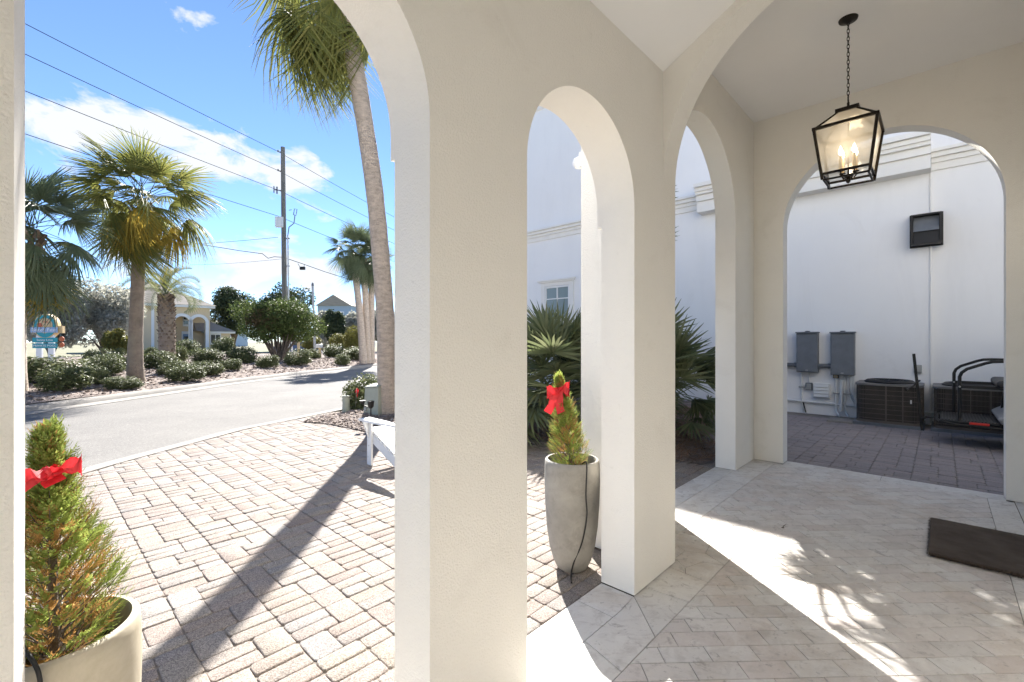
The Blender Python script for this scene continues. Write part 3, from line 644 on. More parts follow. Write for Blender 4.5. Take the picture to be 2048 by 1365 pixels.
bd = MB().bx(-.2,-.031,-.19,-.165,.02,.53).bx(-.2,-.031,.165,.19,.02,.53).bx(-.2,-.031,-.164,.164,.505,.53).bx(-.2,-.031,-.164,.164,.02,.045).build('hood', M['black'], t)
MB().box((-.13,0,.37),(.01,.32,.28), Matrix.Rotation(R(24),3,'Y')).build('flap', M['metal_grey'], t)
MB().box((-.17,0,.15),(.01,.32,.22), Matrix.Rotation(R(10),3,'Y')).build('flap', M['black'], t)

# outdoor air-conditioning units
def rrect(hx, hy, r, k=6):
    return [(sx*(hx-r)+r*math.cos(a), sy*(hy-r)+r*math.sin(a)) for sx, sy, a0 in ((1,1,0),(-1,1,90),(-1,-1,180),(1,-1,270)) for a in [R(a0+90*i/k) for i in range(k+1)]]
def ac_unit(label, s, n, wd=.85, dpt=.80, ht=.66):
    t = thing('air_conditioner', label, 'air conditioner', L(s,n,0), LROT, 'outdoor air conditioning units')
    MB().bx(-dpt/2-.03,dpt/2+.02,-wd/2-.02,wd/2+.03,-.012,.045).build('pad', M['metal_grey'], t)
    MB().prism(rrect(dpt/2,wd/2,.13), .046, .085).build('base_pan', M['ac_brown'], t, smooth=30)
    MB().prism(rrect(dpt/2-.035,wd/2-.035,.11), .0855, ht-.001).build('coil', M['ac_coil'], t, smooth=30)
    pl = rrect(dpt/2-.008,wd/2-.008,.125,10); per = []
    n_ = len(pl)
    for i in range(n_):
        a, b = Vector((*pl[i],0)), Vector((*pl[(i+1)%n_],0)); ln = (b-a).length; q = max(1,int(round(ln/.0135)))
        for j in range(q): per.append(a+(b-a)*j/q)
    fins = MB()
    for p in per: fins.box((p.x,p.y,(ht+.09)/2),(.0045,.0045,ht-.10))
    stuff(fins.build('grille', M['ac_brown'], t))
    for z in [.12+.0775*k for k in range(7)]:
        MB().tube([(p[0]*1.004,p[1]*1.004,z) for p in pl+[pl[0]]], .004, 5, False).build('guard_wire', M['ac_brown'], t)
    for q in ((-dpt/2-.002,.02),(-dpt/2-.002,-.19),(0,-wd/2-.002)):
        MB().bx(q[0]-.006,q[0]+.006,q[1]-.009,q[1]+.009,.086,ht-.001).build('post', M['ac_brown'], t)
    MB().prism(rrect(dpt/2+.012,wd/2+.012,.14), ht, ht+.035).build('top_cap', M['ac_cap'], t, smooth=30)
    MB().lathe([(.33,ht+.036),(.345,ht+.05),(.30,ht+.085),(.27,ht+.088),(.25,ht+.07)], 40).build('fan_ring', M['black'], t, smooth=40)
    MB().lathe([(0,ht+.0365),(.26,ht+.0375)], 30).build('fan_well', M['ac_coil'], t)
    gd = MB()
    for r_ in (.06,.10,.14,.18,.22,.255): gd.tube([(r_*math.cos(2*math.pi*k/28), r_*math.sin(2*math.pi*k/28), ht+.098-.09*r_) for k in range(29)], .003, 4, False)
    for k in range(8): gd.tube([(0,0,ht+.10),(.27*math.cos(k*math.pi/4),.27*math.sin(k*math.pi/4),ht+.072)], .004, 4)
    gd.build('fan_guard', M['black'], t)
    MB().bx(-dpt/2-.012,-dpt/2-.010,-.30,-.28,.40,.46).build('label_plate', M['pvc'], t)
    return t
ac_unit('brown louvred air conditioner standing clear, beside the pipes', 10.02, .635)
ac_unit('brown louvred air conditioner behind the golf cart footplate', 10.08, -.345, .86)
t = thing('paving_slab', 'thin pale concrete slab on the pavers beside the outdoor unit', 'slab', L(9.62,1.28,0), LROT); bevel(MB().bx(-.10,.35,-.19,.17,-.01,.03).build('slab', M['concrete'], t), .006)

# golf cart, its rear end to the left
ct = thing('golf_cart', 'dark golf cart with rear footplate, grab bars and black seat', 'golf cart', L(8.85,-.05,0), LROT)
pf = MB().bx(-.47,.50,-.50,.06,.315,.35).build('footplate', M['black'], ct); bevel(pf, .012)
for k in range(17): MB().bx(-.44,.47,-.47+k*.031,-.455+k*.031,.3502,.357).build('tread_rib', M['black_metal'], pf)
MB().bx(-.485,-.4705,-.40,-.22,.318,.345).build('reflector', M['red_plastic'], ct)
MB().tube([(-.49,-.62,.29),(-.49,-.1,.30),(-.46,.06,.325),(-.3,.09,.33),(.3,.09,.33),(.48,.05,.33)], .016, 8).build('footplate_rail', M['black_metal'], ct, smooth=40)
for s_, n_ in ((-.44,-.13),(.46,-.09)):
    MB().tube([(s_,n_,.36),(s_,n_,.93),(s_,n_-.02,.985),(s_,n_-.07,1.035),(s_,n_-.24,1.115),(s_,n_-.30,1.135),(s_,n_-.38,1.14),(s_,n_-.95,1.14)], .019, 10).build('grab_bar', M['black_metal'], ct, smooth=40)
    MB().bar((s_,n_,.80),(s_,n_-.42,.80),.026,.04).build('brace', M['black_metal'], ct)
    MB().tube([(s_-.02,n_,.80),(s_-.027,n_,.80)], .012, 8).build('bolt', M['metal_light'], ct)
MB().bar((-.44,-.55,.76),(.46,-.51,.76),.03,.03).build('cross_bar', M['black_metal'], ct)
bevel(MB().bx(-.50,.50,-1.0,-.46,.80,.90).build('rear_seat', M['seat_black'], ct), .045, 4)
bevel(MB().bx(-.50,.50,-1.10,-.99,.92,1.35).build('rear_backrest', M['seat_black'], ct), .04, 4)
bevel(MB().bx(-.50,.50,-1.75,-1.18,.80,.92).build('front_seat', M['seat_black'], ct), .04, 4)
for s_ in (-.3,.3): MB().bar((s_,-.56,.34),(s_,-.60,.80),.05,.06).build('seat_post', M['black_metal'], ct)
bd = MB()
prof = [(-.46,.42),(-.50,.36),(-.62,.30),(-2.3,.28),(-2.75,.36),(-2.82,.55),(-2.6,.80),(-2.35,.88),(-2.2,.45),(-1.75,.42),(-1.7,.78),(-.95,.78),(-.75,.62),(-.58,.50)]
nP = len(prof); bd.add([(-.56,p[0],p[1]) for p in prof]+[(.56,p[0],p[1]) for p in prof], [tuple(range(nP)), tuple(range(2*nP-1,nP-1,-1))]+[(i,(i+1)%nP,(i+1)%nP+nP,i+nP) for i in range(nP)])
bevel(recalc(bd.build('body', M['cart_grey'], ct)), .03, 3)
for s_ in (-.57,.57):
    for n_ in (-.92,-2.42):
        wh = MB().lathe([(.0,-.085),(.13,-.085),(.19,-.07),(.215,0),(.19,.07),(.13,.085),(0,.085)], 24).build('wheel', M['rubber'], ct, smooth=40); wh.rotation_euler = (0,R(90),0); wh.location = (s_,n_,.215)
        rm = MB().lathe([(0,-.09),(.11,-.089),(.11,.089),(0,.09)], 18).build('rim', M['metal_light'], wh)
    ar = []
    for k in range(13): a = math.pi*k/12; ar.append((s_,-.92-.27*math.cos(a),.25+.26*math.sin(a)))
    MB().tube(ar, .035, 8).build('fender', M['black'], ct, smooth=40)
MB().bx(-.55,.55,-2.4,-.9,1.86,1.92).build('canopy', M['black'], ct)
for s_ in (-.5,.5):
    MB().tube([(s_,-1.08,.9),(s_,-1.02,1.86)], .02, 8).build('canopy_post', M['black_metal'], ct); MB().tube([(s_,-2.35,.85),(s_,-2.15,1.86)], .02, 8).build('canopy_post', M['black_metal'], ct)
MB().tube([(-.25,-2.2,.7),(-.25,-1.95,1.0)], .018, 8).tube([(-.25+.17*math.cos(k*math.pi/10),-1.95+.10*math.sin(k*math.pi/10),1.0+.14*math.sin(k*math.pi/10)) for k in range(21)], .014, 6, False).build('steering_wheel', M['black'], ct)
bb = MB().bar((.22,.25,.08),(.22,.345,1.21),.035,.05).build('tow_bar', M['black_metal'], ct)
MB().tube([(.14,.30,.82),(.22,.29,.80),(.28,.28,.81)], .012, 6).tube([(.0,.42,.68),(.1,.40,.69),(.16,.34,.74),(.20,.30,.80)], .012, 6).build('hand_lever', M['black_metal'], bb)
MB().tube([(.22,.26,.20),(.12,.25,.27),(0,.20,.31),(-.1,.12,.325),(-.2,.08,.33)], .014, 6).build('tow_strap', M['black'], ct, smooth=40)

# ------------------------------------------------------------------ lantern
LZ = 3.98
ln = thing('lantern', 'bronze lantern with glass panes and four lit candle bulbs hanging on a chain', 'lantern', L(4.50,.54,2.70), LROT)
zt, zb = 3.09-2.70, .0; ht_, hb_ = .20, .15; zc = 3.225-2.70; hcn = .065
def ring_frame(h, z, t): 
    mb = MB()
    for a in (-1,1): mb.bx(a*h-t/2,a*h+t/2,-h-t/2,h+t/2,z-t/2,z+t/2); mb.bx(-h+t/2,h-t/2,a*h-t/2,a*h+t/2,z-t/2+.0003,z+t/2-.0003)
    return mb
ring_frame(ht_, zt, .022).build('top_frame', M['bronze'], ln); ring_frame(hb_, zb+.035, .016).build('bottom_frame', M['bronze'], ln); ring_frame(hb_-.008, zb-.012, .013).build('foot_frame', M['bronze'], ln)
for a in (-1,1):
    for b in (-1,1):
        MB().bar((a*ht_,b*ht_,zt),(a*hb_,b*hb_,zb-.01),.02,.02).build('corner_bar', M['bronze'], ln); MB().bar((a*ht_,b*ht_,zt),(a*hcn,b*hcn,zc),.014,.014).build('roof_bar', M['bronze'], ln)
MB().bx(-hcn-.012,hcn+.012,-hcn-.012,hcn+.012,zc,zc+.028).build('cap', M['bronze'], ln)
for k in range(4):
    r = Matrix.Rotation(k*math.pi/2,4,'Z'); q = .004
    p = [r @ Vector(v) for v in ((ht_-q,-ht_,zt),(ht_-q,ht_,zt),(hb_-q,hb_,zb+.03),(hb_-q,-hb_,zb+.03))]; o = MB().add(p, [(0,1,2,3)]).build('pane', M['seeded_glass'], ln)
    p = [r @ Vector(v) for v in ((ht_-q,-ht_,zt),(ht_-q,ht_,zt),(hcn,hcn,zc),(hcn,-hcn,zc))]; MB().add(p, [(0,1,2,3)]).build('roof_pane', M['seeded_glass'], ln)
MB().tube([(0,0,zc+.028),(0,0,zc+.085)], .009, 8).tube([(.018*math.cos(k*math.pi/8),0,zc+.10+.018*math.sin(k*math.pi/8)) for k in range(17)], .004, 6, False).build('loop', M['bronze'], ln)
MB().tube([(0,0,zc),(0,0,.03)], .006, 8).build('stem', M['bronze'], ln)
MB().lathe([(0,-.04),(.012,-.03),(.02,-.01),(.012,.005),(.03,.02),(.012,.03),(0,.035)], 14).build('finial', M['bronze'], ln, smooth=40)
for k in range(4):
    a = math.pi/4+k*math.pi/2; x, y = .062*math.cos(a), .062*math.sin(a)
    MB().tube([(0,0,.025),(x*.6,y*.6,.0),(x,y,.03),(x,y,.06)], .006, 6).lathe([(.0,.055),(.024,.06),(.02,.068),(0,.069)], 12, (x,y,0)).build('candle_arm', M['bronze'], ln, smooth=40)
    c = MB().lathe([(.0,.0695),(.0125,.07),(.0125,.185),(0,.186)], 12, (x,y,0)).build('candle_sleeve', M['sign_cream'], ln, smooth=40)
    MB().lathe([(.006,.187),(.014,.205),(.013,.222),(.006,.245),(0,.262)], 12, (x,y,0)).build('bulb', M['bulb'], c, smooth=60)
chain0 = 2.70+zc+.10; nl = int((LZ-.03-chain0)/.031); ch = None
for k in range(nl):
    z = zc+.118+k*.031; rot = Matrix.Rotation(k*math.pi/2+.5,3,'Z')
    pts = [rot @ Vector((.0085*math.cos(q*math.pi/6),0,.0205*math.sin(q*math.pi/6))) for q in range(13)]
    MB().tube([p+Vector((0,0,z+.012)) for p in pts], .0028, 5, False).build('chain_link', M['bronze'], ln, smooth=60)
MB().lathe([(0,LZ-2.70-.035),(.012,LZ-2.70-.034),(.03,LZ-2.70-.024),(.062,LZ-2.70-.014),(.066,LZ-2.70-.001),(0,LZ-2.70-.0005)], 28).build('ceiling_rose', M['bronze'], ln, smooth=30)
pl_ = bpy.data.lights.new('lantern_light','POINT'); pl_.energy = .6; pl_.color = (1,.78,.5); pl_.shadow_soft_size = .05
po = bpy.data.objects.new('lantern_light', pl_); COL.objects.link(po); po.parent = ln; po.location = (0,0,.23)

# ------------------------------------------------------------------ door mat
t = thing('door_mat', 'thick dark brown coir door mat on the stone floor', 'door mat', L(4.41,-.30,0), LROT)
bevel(MB().bx(-.40,.41,-.36,.36,.004,.030).build('pile', M['mat_coir'], t), .01, 3)
ed = MB()
for k in range(1500):
    x = random.uniform(-.405,.415); side_ = random.random()
    if side_ < .5: a = (-.402, random.uniform(-.36,.36)); d = (-1,0)
    elif side_ < .9: a = (x, .361); d = (0,1)
    else: a = (.412, random.uniform(-.36,.36)); d = (1,0)
    l = random.uniform(.004,.016); z = random.uniform(.006,.028); e = .0012
    ed.add([(a[0]-d[1]*e,a[1]-d[0]*e,z),(a[0]+d[1]*e,a[1]+d[0]*e,z),(a[0]+d[0]*l+random.uniform(-.006,.006),a[1]+d[1]*l+random.uniform(-.006,.006),max(.003,z-random.uniform(0,.012)))], [(0,1,2)])
stuff(ed.build('frayed_edge', M['mat_edge'], t))
t = thing('fallen_twig', 'tiny dark twig lying on the stone floor', 'twig', L(3.9,.86,0), LROT); MB().tube([(-.03,0,.004),(0,.004,.006),(.05,-.004,.005)], [.004,.003,.0015], 5).build('stem', M['bark'], t); MB().lathe([(0,0),(.011,.004),(.0,.010)], 8, (-.035,0,.0005)).build('bud', M['bark'], t)

# ------------------------------------------------------------------ planters with small conifers, ribbons and cords
POT = [(0,.0),(.080,.0),(.096,.012),(.118,.06),(.140,.14),(.157,.26),(.167,.40),(.171,.54),(.169,.64),(.167,.665),(.160,.672),(.150,.672),(.146,.66),(.148,.60),(.147,.585)]
def planter(label, s, n, m):
    t = thing('planter', label, 'planter', L(s,n,0), LROT, 'tall round planters at the arch piers')
    MB().lathe(POT, 48).build('pot', M[m], t, smooth=50)
    so_ = MB().lathe([(.1475,.585),(.10,.60),(.05,.606),(0,.603)], 28).build('soil', M['soil'], t, smooth=60)
    return t
planter('tall grey concrete planter beside the slim pier, mid picture', 2.31, 1.665, 'pot_concrete')
planter('tall cream planter in the near left corner of the picture', .045, 1.625, 'pot_cream')
def conifer(label, s, n, seed, lean, rad, ht=.60, brown=.3):
    rg = random.Random(seed)
    t = thing('conifer', label, 'conifer', L(s,n,.59), LROT, 'small conifers in the planters')
    ax = lambda z: Vector((lean[0]*(z/ht)**1.3, lean[1]*(z/ht)**1.3, z))
    MB().tube([ax(0)-Vector((0,0,.02)), ax(.15), ax(.3), ax(.45), ax(ht*.95)], [.014,.011,.008,.005,.002], 7).build('trunk', M['bark'], t, smooth=50)
    gm, bmx, tw = MB(), MB(), MB()
    def blade(mb, p, d, l, wd, up):
        x = d.cross(up); x = x.normalized() if x.length > 1e-4 else d.orthogonal().normalized()
        m1 = p+d*l*.5; mb.add([p, m1+x*wd, p+d*l, m1-x*wd], [(0,1,2,3)])
    def prof(z): 
        q = z/ht; return rad*(min(1,(q+.10)/.28)**.6)*(1-max(0,(q-.28))/.76)**.85
    for k in range(620):
        z = ht*(rg.random()**.85)*.97; az = rg.uniform(0,6.283); rr = max(.012,prof(z))*rg.uniform(.72,1.08)
        base = ax(max(0,z-rr*.75-.02)); tip = ax(z)+Vector((math.cos(az)*rr, math.sin(az)*rr, rg.uniform(-.01,.03)))
        br = tip-base; ln_ = br.length; d0 = br.normalized(); lat = d0.cross(Vector((0,0,1))).normalized(); nrm = lat.cross(d0)
        rot = Quaternion(d0, rg.uniform(-.9,.9)); lat = rot @ lat
        if k % 4 == 0: tw.tube([base, base+br*.55+Vector((0,0,-.01)), tip-d0*.02], [.0022,.0014,.0007], 4)
        s0 = max(.12, 1-.062/ln_)                                   # outer part carries the spray
        dead = rg.random() < brown*(1.25-z/ht)
        dst = bmx if dead else gm
        steps = 9
        for i in range(steps):
            f = s0+(1-s0)*i/(steps-1); p = base+br*f+nrm*.006*math.sin(f*5+k)
            q = (1-i/(steps-1))*.8+.25
            for sd in (-1,1):
                dd = (d0*.68+lat*sd*.75+nrm*rg.uniform(-.18,.18)).normalized(); l = .030*q*rg.uniform(.75,1.2)
                blade(dst, p, dd, l, .0019, nrm)
                for j in (.4,.7): blade(dst, p+dd*l*j, (dd*.7+d0*.6*(1 if j < .5 else .8)+lat*sd*(.2 if j < .5 else -.1)).normalized(), l*.55, .0016, nrm)
        blade(dst, tip, d0, .018, .002, nrm)
        if rg.random() < .35:                                       # dead inner needles
            for i in range(7):
                f = rg.uniform(.15,.7); p = base+br*f; dd = (d0+Vector((rg.uniform(-.8,.8),rg.uniform(-.8,.8),rg.uniform(-.3,.6)))).normalized(); blade(bmx, p, dd, rg.uniform(.015,.035), .0014, nrm)
    stuff(gm.build('foliage', M['cypress'], t)); stuff(bmx.build('dead_foliage', M['cypress_brown'], t)); stuff(tw.build('twigs', M['bark'], t))
    return t
vx = lambda dx, dy: (dx*S+dy*C, -dx*C+dy*S)                       # world offset -> porch frame
conifer('small conifer with red bow in the grey planter by the slim pier', 2.285, 1.655, 3, vx(-.085,.0), .132, .62, .30)
conifer('browning conifer with red bow in the cream planter at near left', .045, 1.625, 5, vx(-.02,.0), .155, .61, .36)
def ribbon_sheet(mb, pts, wd, nrm):
    vs = []
    for i, (p, n_) in enumerate(zip(pts, nrm)): vs += [Vector(p)+Vector(n_)*wd/2, Vector(p)-Vector(n_)*wd/2]
    mb.add(vs, [(2*i,2*i+1,2*i+3,2*i+2) for i in range(len(pts)-1)])
def bow(label, loc, rad, rz, w_, h_, style):
    t = thing('ribbon_bow', label, 'bow', loc, rz, 'red ribbons on the conifers'); bnd = MB(); k = 28; rg = random.Random(style+4)
    pts = [(rad*math.cos(2*math.pi*i/k), rad*math.sin(2*math.pi*i/k), (.012 if style else .006)*math.cos(2*math.pi*i/k)+.003*math.sin(i*1.7)-(.012 if not style else 0)) for i in range(k+1)]
    ribbon_sheet(bnd, pts, .012 if not style else .02, [(.25*math.cos(2*math.pi*i/k),.25*math.sin(2*math.pi*i/k),1) for i in range(k+1)]); bnd.build('band', M['red_ribbon'], t, smooth=70)
    y0 = -rad-.008
    for sd in (-1,1):
        lp_ = MB(); q = 18; pts = []; nr = []
        for i in range(q+1):
            a_ = 2*math.pi*i/q; f = (1-math.cos(a_))/2; pts.append((sd*w_*.5*f, y0-.022*math.sin(a_)-.012*math.sin(2*a_+sd), h_*.10*math.sin(a_)+sd*h_*.10*f+.006*math.sin(5*a_))); nr.append((.35*math.sin(a_)*sd,.55*math.cos(a_*1.5+sd),.35+.75*f))
        ribbon_sheet(lp_, pts, h_*(.62 if sd > 0 else .52), nr); lp_.build('loop', M['red_ribbon'], t, smooth=80)
        tl_ = MB(); L_ = h_*(1.0 if style else .45); pts = [(sd*.004,y0-.004,0),(sd*w_*.14-.008,y0-.016,-L_*.3),(sd*w_*.16-.014,y0-.006,-L_*.65),(sd*w_*.30-.022,y0-.02,-L_)]
        ribbon_sheet(tl_, pts, w_*.32, [(1,.4,.3*sd),(1,-.5,.35*sd),(1,.5,.3*sd),(1,-.2,.5*sd)]); tl_.build('tail', M['red_ribbon'], t, smooth=80)
    MB().lathe([(0,-.012),(.008,-.009),(.011,0),(.008,.009),(0,.012)], 10, (0,y0-.012,0)).build('knot', M['red_ribbon'], t, smooth=60)
bow('red ribbon bow on the conifer in the grey planter', Vector((.285,2.80,1.10)), .05, R(-8), .135, .13, 1)
bow('flat red ribbon bow on the conifer in the near left planter', Vector((-1.158,1.14,1.088)), .058, R(44), .115, .062, 0)
def cord(label, loc, pts): t = thing('power_cord', label, 'cord', loc, LROT, 'black cords from the planters'); MB().tube(pts, .0045, 8).build('cable', M['black_cord'], t, smooth=60)
def curve(pts, k=8):
    pts = [Vector(p) for p in pts]; out = []
    for i in range(len(pts)-1):
        p0, p1, p2, p3 = pts[max(0,i-1)], pts[i], pts[i+1], pts[min(len(pts)-1,i+2)]
        for j in range(k):
            u = j/k; out.append(.5*((2*p1)+(p2-p0)*u+(2*p0-5*p1+4*p2-p3)*u*u+(3*p1-p0-3*p2+p3)*u**3))
    return out+[pts[-1]]
def vl(dx, dy, z): a = vx(dx, dy); return Vector((a[0],a[1],z))
cord('black cord hanging down the front of the grey planter', L(2.31,1.665,0), curve([vl(.03,.05,.615),vl(.05,-.08,.66),vl(.06,-.150,.69),vl(.064,-.168,.66),vl(.058,-.172,.5),vl(.064,-.168,.38),vl(.04,-.150,.22),vl(-.005,-.125,.09),vl(-.02,-.112,.01),vl(-.03,-.20,.006)]))
cord('black cord looping over the rim of the near left planter', L(.045,1.625,0), curve([vl(-.02,-.04,.60),vl(.00,-.07,.66),vl(.03,-.11,.71),vl(.075,-.14,.715),vl(.115,-.15,.67),vl(.125,-.155,.58),vl(.12,-.15,.40),vl(.09,-.12,.12),vl(.1,-.2,.006)]))

# ------------------------------------------------------------------ white Adirondack chair, facing outwards (+n)
ch = thing('adirondack_chair', 'white slatted garden armchair on the brick drive, cut off by the pier', 'garden chair', L(2.645,4.10,0), LROT)
wp = M['white_paint']; W = .60
def part(name, mb): return bevel(mb.build(name, wp, ch), .004)
for x in (0,W):
    sg = 1 if x else -1
    part('front_leg', MB().bx(x-.013,x+.013,.555,.645,0,.50))
    part('arm_bracket', MB().prism([(0,0),(.075,0),(0,-.01)],0,.001) if False else MB().add([(x+sg*.014,.60,.50),(x+sg*.014,.60,.30),(x+sg*.085,.60,.50),(x+sg*.014,.622,.50),(x+sg*.014,.622,.30),(x+sg*.085,.622,.50)], [(0,1,2),(3,5,4),(0,3,4,1),(1,4,5,2),(0,2,5,3)]))
    part('side_rail', MB().add([(x+(.015 if not x else -.037)+d,y,z) for d in (0,.022) for y, z in ((.63,.27),(.63,.38),(.10,.16),(-.14,.0),(-.02,.0),(.16,.075))], [(0,1,2,3,4,5)[::-1],(6,7,8,9,10,11)]+[(i,(i+1)%6,(i+1)%6+6,i+6) for i in range(6)]))
    part('arm', MB().add([(x+sg*a+.0,y,z) for z in (.501,.523) for a, y in ((.085,.70),(-.055,.70),(-.05,.35),(-.02,.0),(.04,-.02),(.085,.42))], [(0,1,2,3,4,5),(6,7,8,9,10,11)]+[(i,(i+1)%6,(i+1)%6+6,i+6) for i in range(6)]))
    for y, z in ((.60,.22),(.60,.36),(.62,.09)): MB().tube([(x-.0135 if not x else x+.0135,y,z),(x-.0155 if not x else x+.0155,y,z)], .006, 8).build('bolt', M['metal_light'], ch)
for k in range(6):
    y = .60-k*.085; z = .385-k*.036
    part('seat_slat', MB().box((W/2,y,z+.006),(W-.03 if k else W+.02,.076,.02), Matrix.Rotation(R(22),3,'X')))
part('front_rail', MB().bx(.0375,W-.0375,.615,.637,.28,.36)); part('stretcher', MB().bx(.0375,W-.0375,.24,.26,.12,.18))
for k in range(5):
    x = W/2+(k-2)*.105; h_ = .80-.05*abs(k-2); part('back_slat', MB().box((x,.03-.16,.17+h_/2),(.09,.018,h_), Matrix.Rotation(R(22),3,'X')))
part('back_rail', MB().bx(.02,W-.02,-.125,-.10,.46,.52)); part('back_rail', MB().bx(.04,W-.04,.01,.03,.20,.26))

# ------------------------------------------------------------------ small things in the bed by the palm
t = thing('utility_pedestal', 'pale green utility box with slanted top beside the leaning palm', 'utility box', (-2.43,8.22,.05), R(-33))
recalc(bevel(MB().add([(-.20,-.16,0),(.20,-.16,0),(.20,.16,0),(-.20,.16,0),(-.185,-.13,.50),(.17,-.13,.53),(.17,.10,.57),(-.185,.10,.545)], [(0,3,2,1),(4,5,6,7),(0,1,5,4),(1,2,6,5),(2,3,7,6),(3,0,4,7)]).build('cabinet', M['util_green'], t), .012))
bevel(MB().add([(-.20,-.145,.502),(.185,-.145,.532),(.185,.115,.574),(-.20,.115,.549),(-.19,-.13,.53),(.175,-.13,.56),(.175,.10,.60),(-.19,.10,.575)], [(0,3,2,1),(4,5,6,7),(0,1,5,4),(1,2,6,5),(2,3,7,6),(3,0,4,7)]).build('lid', M['util_green'], t), .008)
MB().tube([(-.12,-.16,.13),(-.12,-.185,.13)], .03, 10).build('lock', M['grey_plastic'], t)
t = thing('marker_post', 'short pale green marker post at the edge of the mulch bed', 'marker post', (-3.17,8.70,.03), R(20))
bevel(MB().lathe([(.075,0),(.075,.09),(.07,.095),(.066,.29),(.078,.295),(.078,.325),(.0,.33)], 14).build('post', M['util_green'], t, smooth=40), .003)
t = thing('marker_flag', 'small red survey flag stuck in the mulch beside the utility box', 'flag', (-3.02,8.75,.06), R(10))
MB().tube([(0,0,0),(.02,0,.2),(.03,0,.44)], .004, 5).build('wire', M['metal_light'], t); MB().add([(.03,.004,.44),(.075,.01,.40),(.06,-.008,.31),(.045,.01,.25),(.02,0,.30),(.005,.006,.37)], [(0,1,2,3,4,5)]).build('cloth', M['red_ribbon'], t)
t = thing('spot_light', 'black garden spotlight on a stake behind the white chair', 'spotlight', (-2.28,7.35,.07), R(15))
MB().tube([(0,0,0),(0,0,.26)], .01, 8).build('stake', M['black'], t)
MB().lathe([(.02,0),(.045,.03),(.055,.12),(.05,.122),(.04,.07),(0,.06)], 16, (0,0,.24)).build('lamp_head', M['black'], t, smooth=40); MB().tube([(0,0,.26),(-.1,.02,.28),(-.13,.03,.33)], .012, 8).lathe([(.03,0),(.05,.05),(.0,.052)], 14, (-.13,.03,.32)).build('lamp_head', M['black'], t, smooth=40)

# ------------------------------------------------------------------ palms
def fan_frond(m, Rl, pet, nseg, span, droop, bend, seed, wd=1.0, tip=.12, pw=.014):
    rg = random.Random(seed); mb = MB(); k = 6
    pp = [Vector((pet*i/k, 0, -.10*pet*(i/k)**2*bend)) for i in range(k+1)]
    mb.tube(pp, [pw*(1-.45*i/k) for i in range(k+1)], 4, False)
    end = pp[-1]; d0 = (pp[-1]-pp[-2]).normalized(); lat = Vector((0,1,0)); nrm = d0.cross(lat)*-1
    if nrm.z < 0: nrm = -nrm
    dth = 2*span/nseg
    for i in range(nseg):
        a = -span+dth*(i+.5)+rg.uniform(-.25,.25)*dth; l = Rl*(.72+.28*math.cos(a*.75))*rg.uniform(.92,1.06); dr = droop*rg.uniform(.7,1.35); tw = rg.uniform(-.5,.5)
        ca, sa = math.cos(a), math.sin(a); rows = []
        for f, wf in ((.05,.3),(.30,1.),(.55,.95),(.78,.55),(1.,.02)):
            r = l*f; hw = wd*wf*dth*l*.26 + .001
            fall = -dr*l*f*f - bend*.16*Rl*(f*max(0,ca))**2 - (abs(sa)**1.5)*.12*l*f*(1+bend)
            c = end+d0*(ca*r*(1-.25*dr*f))+lat*(sa*r)+Vector((0,0,1))*fall + nrm*(.03*l*f)
            rf = tip*l*(f**4)*rg.uniform(-.5,.5)
            t_ = (lat*ca-d0*sa); up = nrm*(.55 if i % 2 else -.55)
            rows.append((c-(t_+up)*hw+t_*rf, c+(t_+up)*hw+t_*rf))
        vs = [q for rw in rows for q in rw]; mb.add(vs, [(2*j,2*j+1,2*j+3,2*j+2) for j in range(4)])
    return mb.mesh('frond', M[m])
def crown_fan(root, top, meshes, n, e_hi, e_lo, scale, seed, dead=None, ndead=0, gold=None, ngold=0, bias=None):
    rg = random.Random(seed); az = rg.uniform(0,6)
    for i in range(n+ndead):
        f = i/max(1,n-1) if i < n else 1; el = e_hi+(e_lo-e_hi)*f**.9+rg.uniform(-18,14) if i < n else rg.uniform(-78,-55); az += 2.39996+rg.uniform(-.25,.25)
        me = meshes[min(len(meshes)-1, int(f*len(meshes)))] if i < n else dead
        if gold and i < n and i >= n-ngold and (bias is None or math.cos(az-bias) > .25): me = gold
        o = mobj('frond', me, root); sc = scale*rg.uniform(.66,1.1)*(.75 if i >= n else 1)
        o.matrix_local = Matrix.Translation(top+Vector((rg.uniform(-.12,.12),rg.uniform(-.12,.12),.3*scale*(1-f)+rg.uniform(-.1,.1)))) @ Matrix.Rotation(az,4,'Z') @ Matrix.Rotation(-R(el),4,'Y') @ Matrix.Rotation(rg.uniform(-.5,.5),4,'X') @ Matrix.Diagonal((sc,sc,sc,1))
def trunk_path(mb, pts, rads, n=18, rings=.0): 
    c = curve(pts, 6); k = len(c)
    rs = []
    for i in range(k):
        f = i/(k-1)*(len(rads)-1); j = min(len(rads)-2,int(f)); rs.append(rads[j]+(rads[j+1]-rads[j])*(f-j)+random.uniform(-1,1)*rings)
    mb.tube(c, rs, n); return mb
